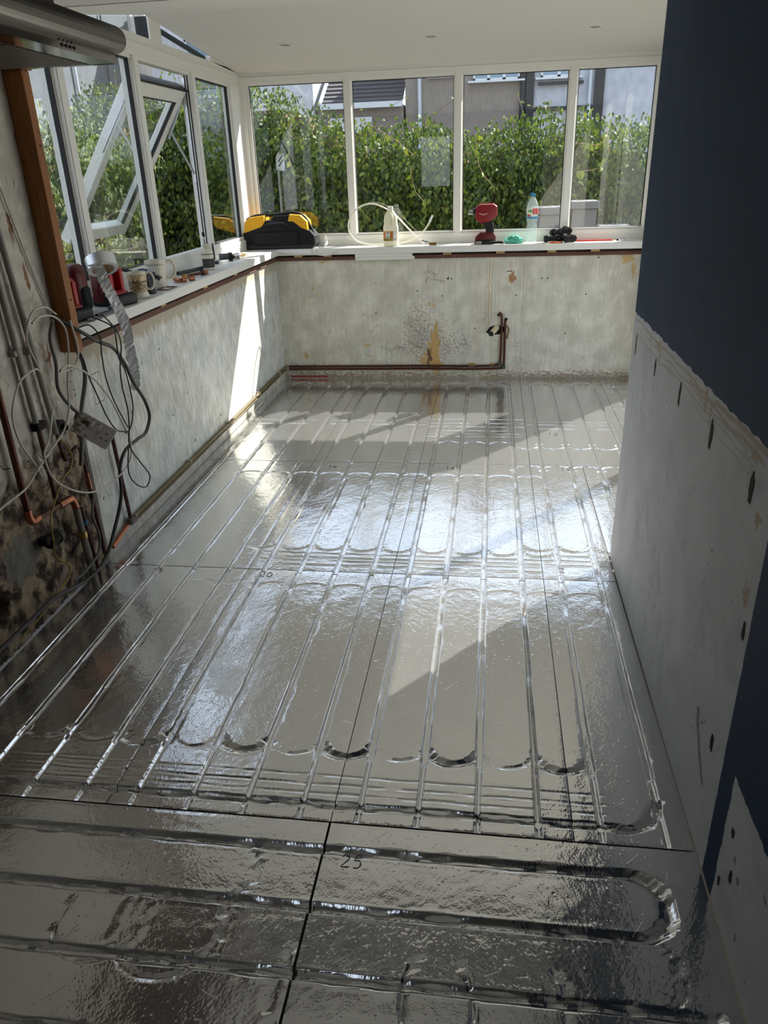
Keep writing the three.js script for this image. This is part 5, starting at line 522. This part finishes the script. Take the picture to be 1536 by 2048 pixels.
{ // neighbouring houses
  const [pc] = canvas(512, 512, (x, y) => { const v = 190 + 30 * n2(x / 5, y / 5) + 22 * n2(x / 2.2, y / 2.2); return [v, v, v]; }); const peb = tex(pc, false, [1, 1]);
  const render = (c) => { const [k] = canvas(256, 256, (x, y) => { const q = new THREE.Color(c), v = 1 + 0.12 * n2(x / 3, y / 3) + 0.05 * n2(x / 60, y / 60); return [q.r, q.g, q.b].map((a) => clamp(Math.pow(a, 1 / 2.2) * 255 * v, 0, 255)); }); return std({ map: tex(k, true, [6, 4]), roughness: 0.95, bumpMap: peb, bumpScale: 0.006 }); };
  const greyR = render('#8d857d'), whiteR = render('#b7bcc6'), paleR = render('#c9ccd2'), blueGrey = render('#5f666e'), roofM = std({ color: '#4b4a4e', roughness: 0.9 }), wf = std({ color: '#d5dbe0', roughness: 0.5 }), wg = std({ color: '#7f97a8', roughness: 0.15, metalness: 0.2 }), pipeM = std({ color: '#25272c', roughness: 0.6 }), palePipe = std({ color: '#c3ccd6', roughness: 0.5 });
  const win = (t, x, y, w, h, z, lights = 2) => { const f = part(t, 'window', [bb(x - w / 2, x + w / 2, y, y + 0.045, z, z + 0.06), bb(x - w / 2, x + w / 2, y + h - 0.045, y + h, z, z + 0.06), bb(x - w / 2, x - w / 2 + 0.045, y, y + h, z, z + 0.06), bb(x + w / 2 - 0.045, x + w / 2, y, y + h, z, z + 0.06), ...Array.from({ length: lights - 1 }, (_, i) => { const c = x - w / 2 + w * (i + 1) / lights; return bb(c - 0.035, c + 0.035, y, y + h, z, z + 0.06); })], wf); for (let i = 0; i < lights; i++) part(f, 'pane', bb(x - w / 2 + w * i / lights + 0.03, x - w / 2 + w * (i + 1) / lights - 0.03, y + 0.05, y + h - 0.05, z + 0.01, z + 0.02), wg); part(t, 'window_ledge', bb(x - w / 2 - 0.12, x + w / 2 + 0.12, y - 0.04, y, z - 0.02, z + 0.12), wf); };
  const tiles = (t, x0, x1, y0, y1, z0, z1, n, name = 'roof_course') => { for (let k = 0; k < n; k++) { const a = k / n, b = (k + 1) / n; part(t, name, box(x1 - x0, 0.045, Math.hypot((z1 - z0) / n, (y1 - y0) / n) * 1.12).rotateX(Math.atan2(y1 - y0, z0 - z1) - 0.16).translate((x0 + x1) / 2, lerp(y0, y1, (a + b) / 2) + 0.03, lerp(z0, z1, (a + b) / 2)), roofM); } };
  { const t = thing('street_house', 'white house glimpsed above the hedge at the left of the wide window', 'house', [0, 0, 0], 0, 'houses behind the hedge'); part(t, 'wall', bb(-8.2, -4.3, -0.25, 5.2, -24, -20), paleR); tiles(t, -8.3, -4.25, 5.1, 6.6, -20, -23, 10); part(t, 'roof_back', bb(-8.3, -4.25, 5.1, 5.2, -24, -20), roofM); win(t, -6.6, 3.2, 1.4, 1.2, -19.98); }
  { const t = thing('outbuilding', 'single-storey building with dark tiled roof beside the grey house', 'outbuilding'); part(t, 'wall', bb(-4.2, -2.15, -0.25, 2.85, -22.5, -20), greyR); tiles(t, -4.1, -2.16, 2.9, 4.2, -19.9, -22.4, 13); part(t, 'gutter', bb(-4.1, -2.16, 2.8, 2.92, -19.9, -19.75), wf); part(t, 'window', bb(-3.9, -2.9, 2.3, 2.62, -19.99, -19.9), wf); part(t, 'verge', bar([-4.12, 2.92, -19.85], [-4.12, 4.25, -22.4], 0.05, 6), wf); }
  { const t = thing('street_house', 'grey rendered house in the middle above the hedge', 'house', [0, 0, 0], 0, 'houses behind the hedge'); part(t, 'wall', bb(-2.1, 0.66, -0.25, 5.4, -27, -20), greyR); tiles(t, -2.14, 0.67, 5.3, 6.8, -19.9, -23, 10); part(t, 'roof_back', bb(-2.1, 0.66, 5.3, 5.42, -27, -20), roofM); win(t, 0.0, 3.25, 1.05, 1.1, -19.98, 3); part(t, 'downpipe', bar([-1.76, -0.2, -19.93], [-1.76, 5.3, -19.93], 0.045, 8), palePipe); part(t, 'downpipe', bar([0.6, -0.2, -19.93], [0.6, 5.2, -19.93], 0.06, 8), pipeM); part(t, 'vent_ledge', bb(-1.6, -0.9, 3.35, 3.42, -20, -19.9), wf); }
  { const t = thing('street_house', 'pale blue-white house with dark corner bands right of the grey house', 'house', [0, 0, 0], 0, 'houses behind the hedge'); part(t, 'wall', bb(0.68, 7.5, -0.25, 5.4, -27, -20), whiteR); tiles(t, 0.69, 7.6, 5.3, 6.8, -19.9, -23, 10); part(t, 'roof_back', bb(0.69, 7.5, 5.3, 5.42, -27, -20), roofM); win(t, 1.4, 3.25, 0.8, 1.1, -19.98, 2); part(t, 'corner_band', bb(0.68, 0.86, -0.25, 5.3, -20.01, -19.93), pipeM); part(t, 'corner_band', bb(2.2, 2.42, -0.25, 5.3, -20.01, -19.93), pipeM); part(t, 'plinth_band', bb(0.86, 2.2, 2.58, 2.66, -20.01, -19.92), pipeM); part(t, 'sill_band', bb(0.95, 1.95, 3.1, 3.16, -20.01, -19.88), pipeM); part(t, 'downpipe', bar([2.1, -0.2, -19.93], [2.1, 5.3, -19.93], 0.04, 8), palePipe); }
  { const t = thing('street_house', 'blue-grey pebble-dashed house beyond the side window', 'house', [0, 0, 0], 0, 'houses behind the hedge'); part(t, 'wall', bb(-14, -9, -0.25, 6.0, -20.8, -9), blueGrey); part(t, 'roof', bb(-14, -8.8, 6.0, 6.2, -20.8, -9), roofM); part(t, 'downpipe', bar([-8.95, -0.2, -17.6], [-8.95, 6, -17.6], 0.03, 8), palePipe); part(t, 'cable_run', bar([-8.95, -0.2, -19.0], [-8.95, 6, -19.3], 0.02, 6), pipeM); part(t, 'window', bb(-9.02, -8.95, 2.1, 2.7, -15.6, -14.4), wf); }
  { const t = thing('street_house', 'bright white house seen through the open window', 'house', [0, 0, 0], 0, 'houses behind the hedge'); part(t, 'wall', bb(-14, -9, -0.25, 6.2, -25.0, -21.0), render('#e4e2de')); part(t, 'roof', bb(-14, -8.8, 6.2, 6.4, -25.0, -21.0), roofM); const f = part(t, 'window', [bb(-9, -8.94, 2.7, 2.78, -22.6, -21.5), bb(-9, -8.94, 3.4, 3.48, -22.6, -21.5), bb(-9, -8.94, 2.7, 3.48, -22.6, -22.52), bb(-9, -8.94, 2.7, 3.48, -22.1, -22.02), bb(-9, -8.94, 2.7, 3.48, -21.58, -21.5)], wf); part(f, 'pane', bb(-8.985, -8.975, 2.75, 3.42, -22.54, -21.56), wg); part(t, 'downpipe', bar([-8.93, -0.2, -23.3], [-8.93, 6.2, -23.3], 0.05, 8), palePipe); }
  { const t = thing('outbuilding', 'low shed roof of dark tiles beyond the corner of the side window', 'outbuilding'); part(t, 'wall', bb(-12, -7.5, -0.25, 2.6, -29, -25.4), greyR); for (let k = 0; k < 12; k++) part(t, 'roof_course', box(0.4, 0.05, 3.6).rotateZ(-0.5).translate(-7.4 - k * 0.31, 2.6 + k * 0.16, -27.2), roofM); }
}
scene.traverse((o) => { if (o.isMesh && !o.isSky) { o.castShadow = true; o.receiveShadow = true; } });
renderer.render(scene, camera);
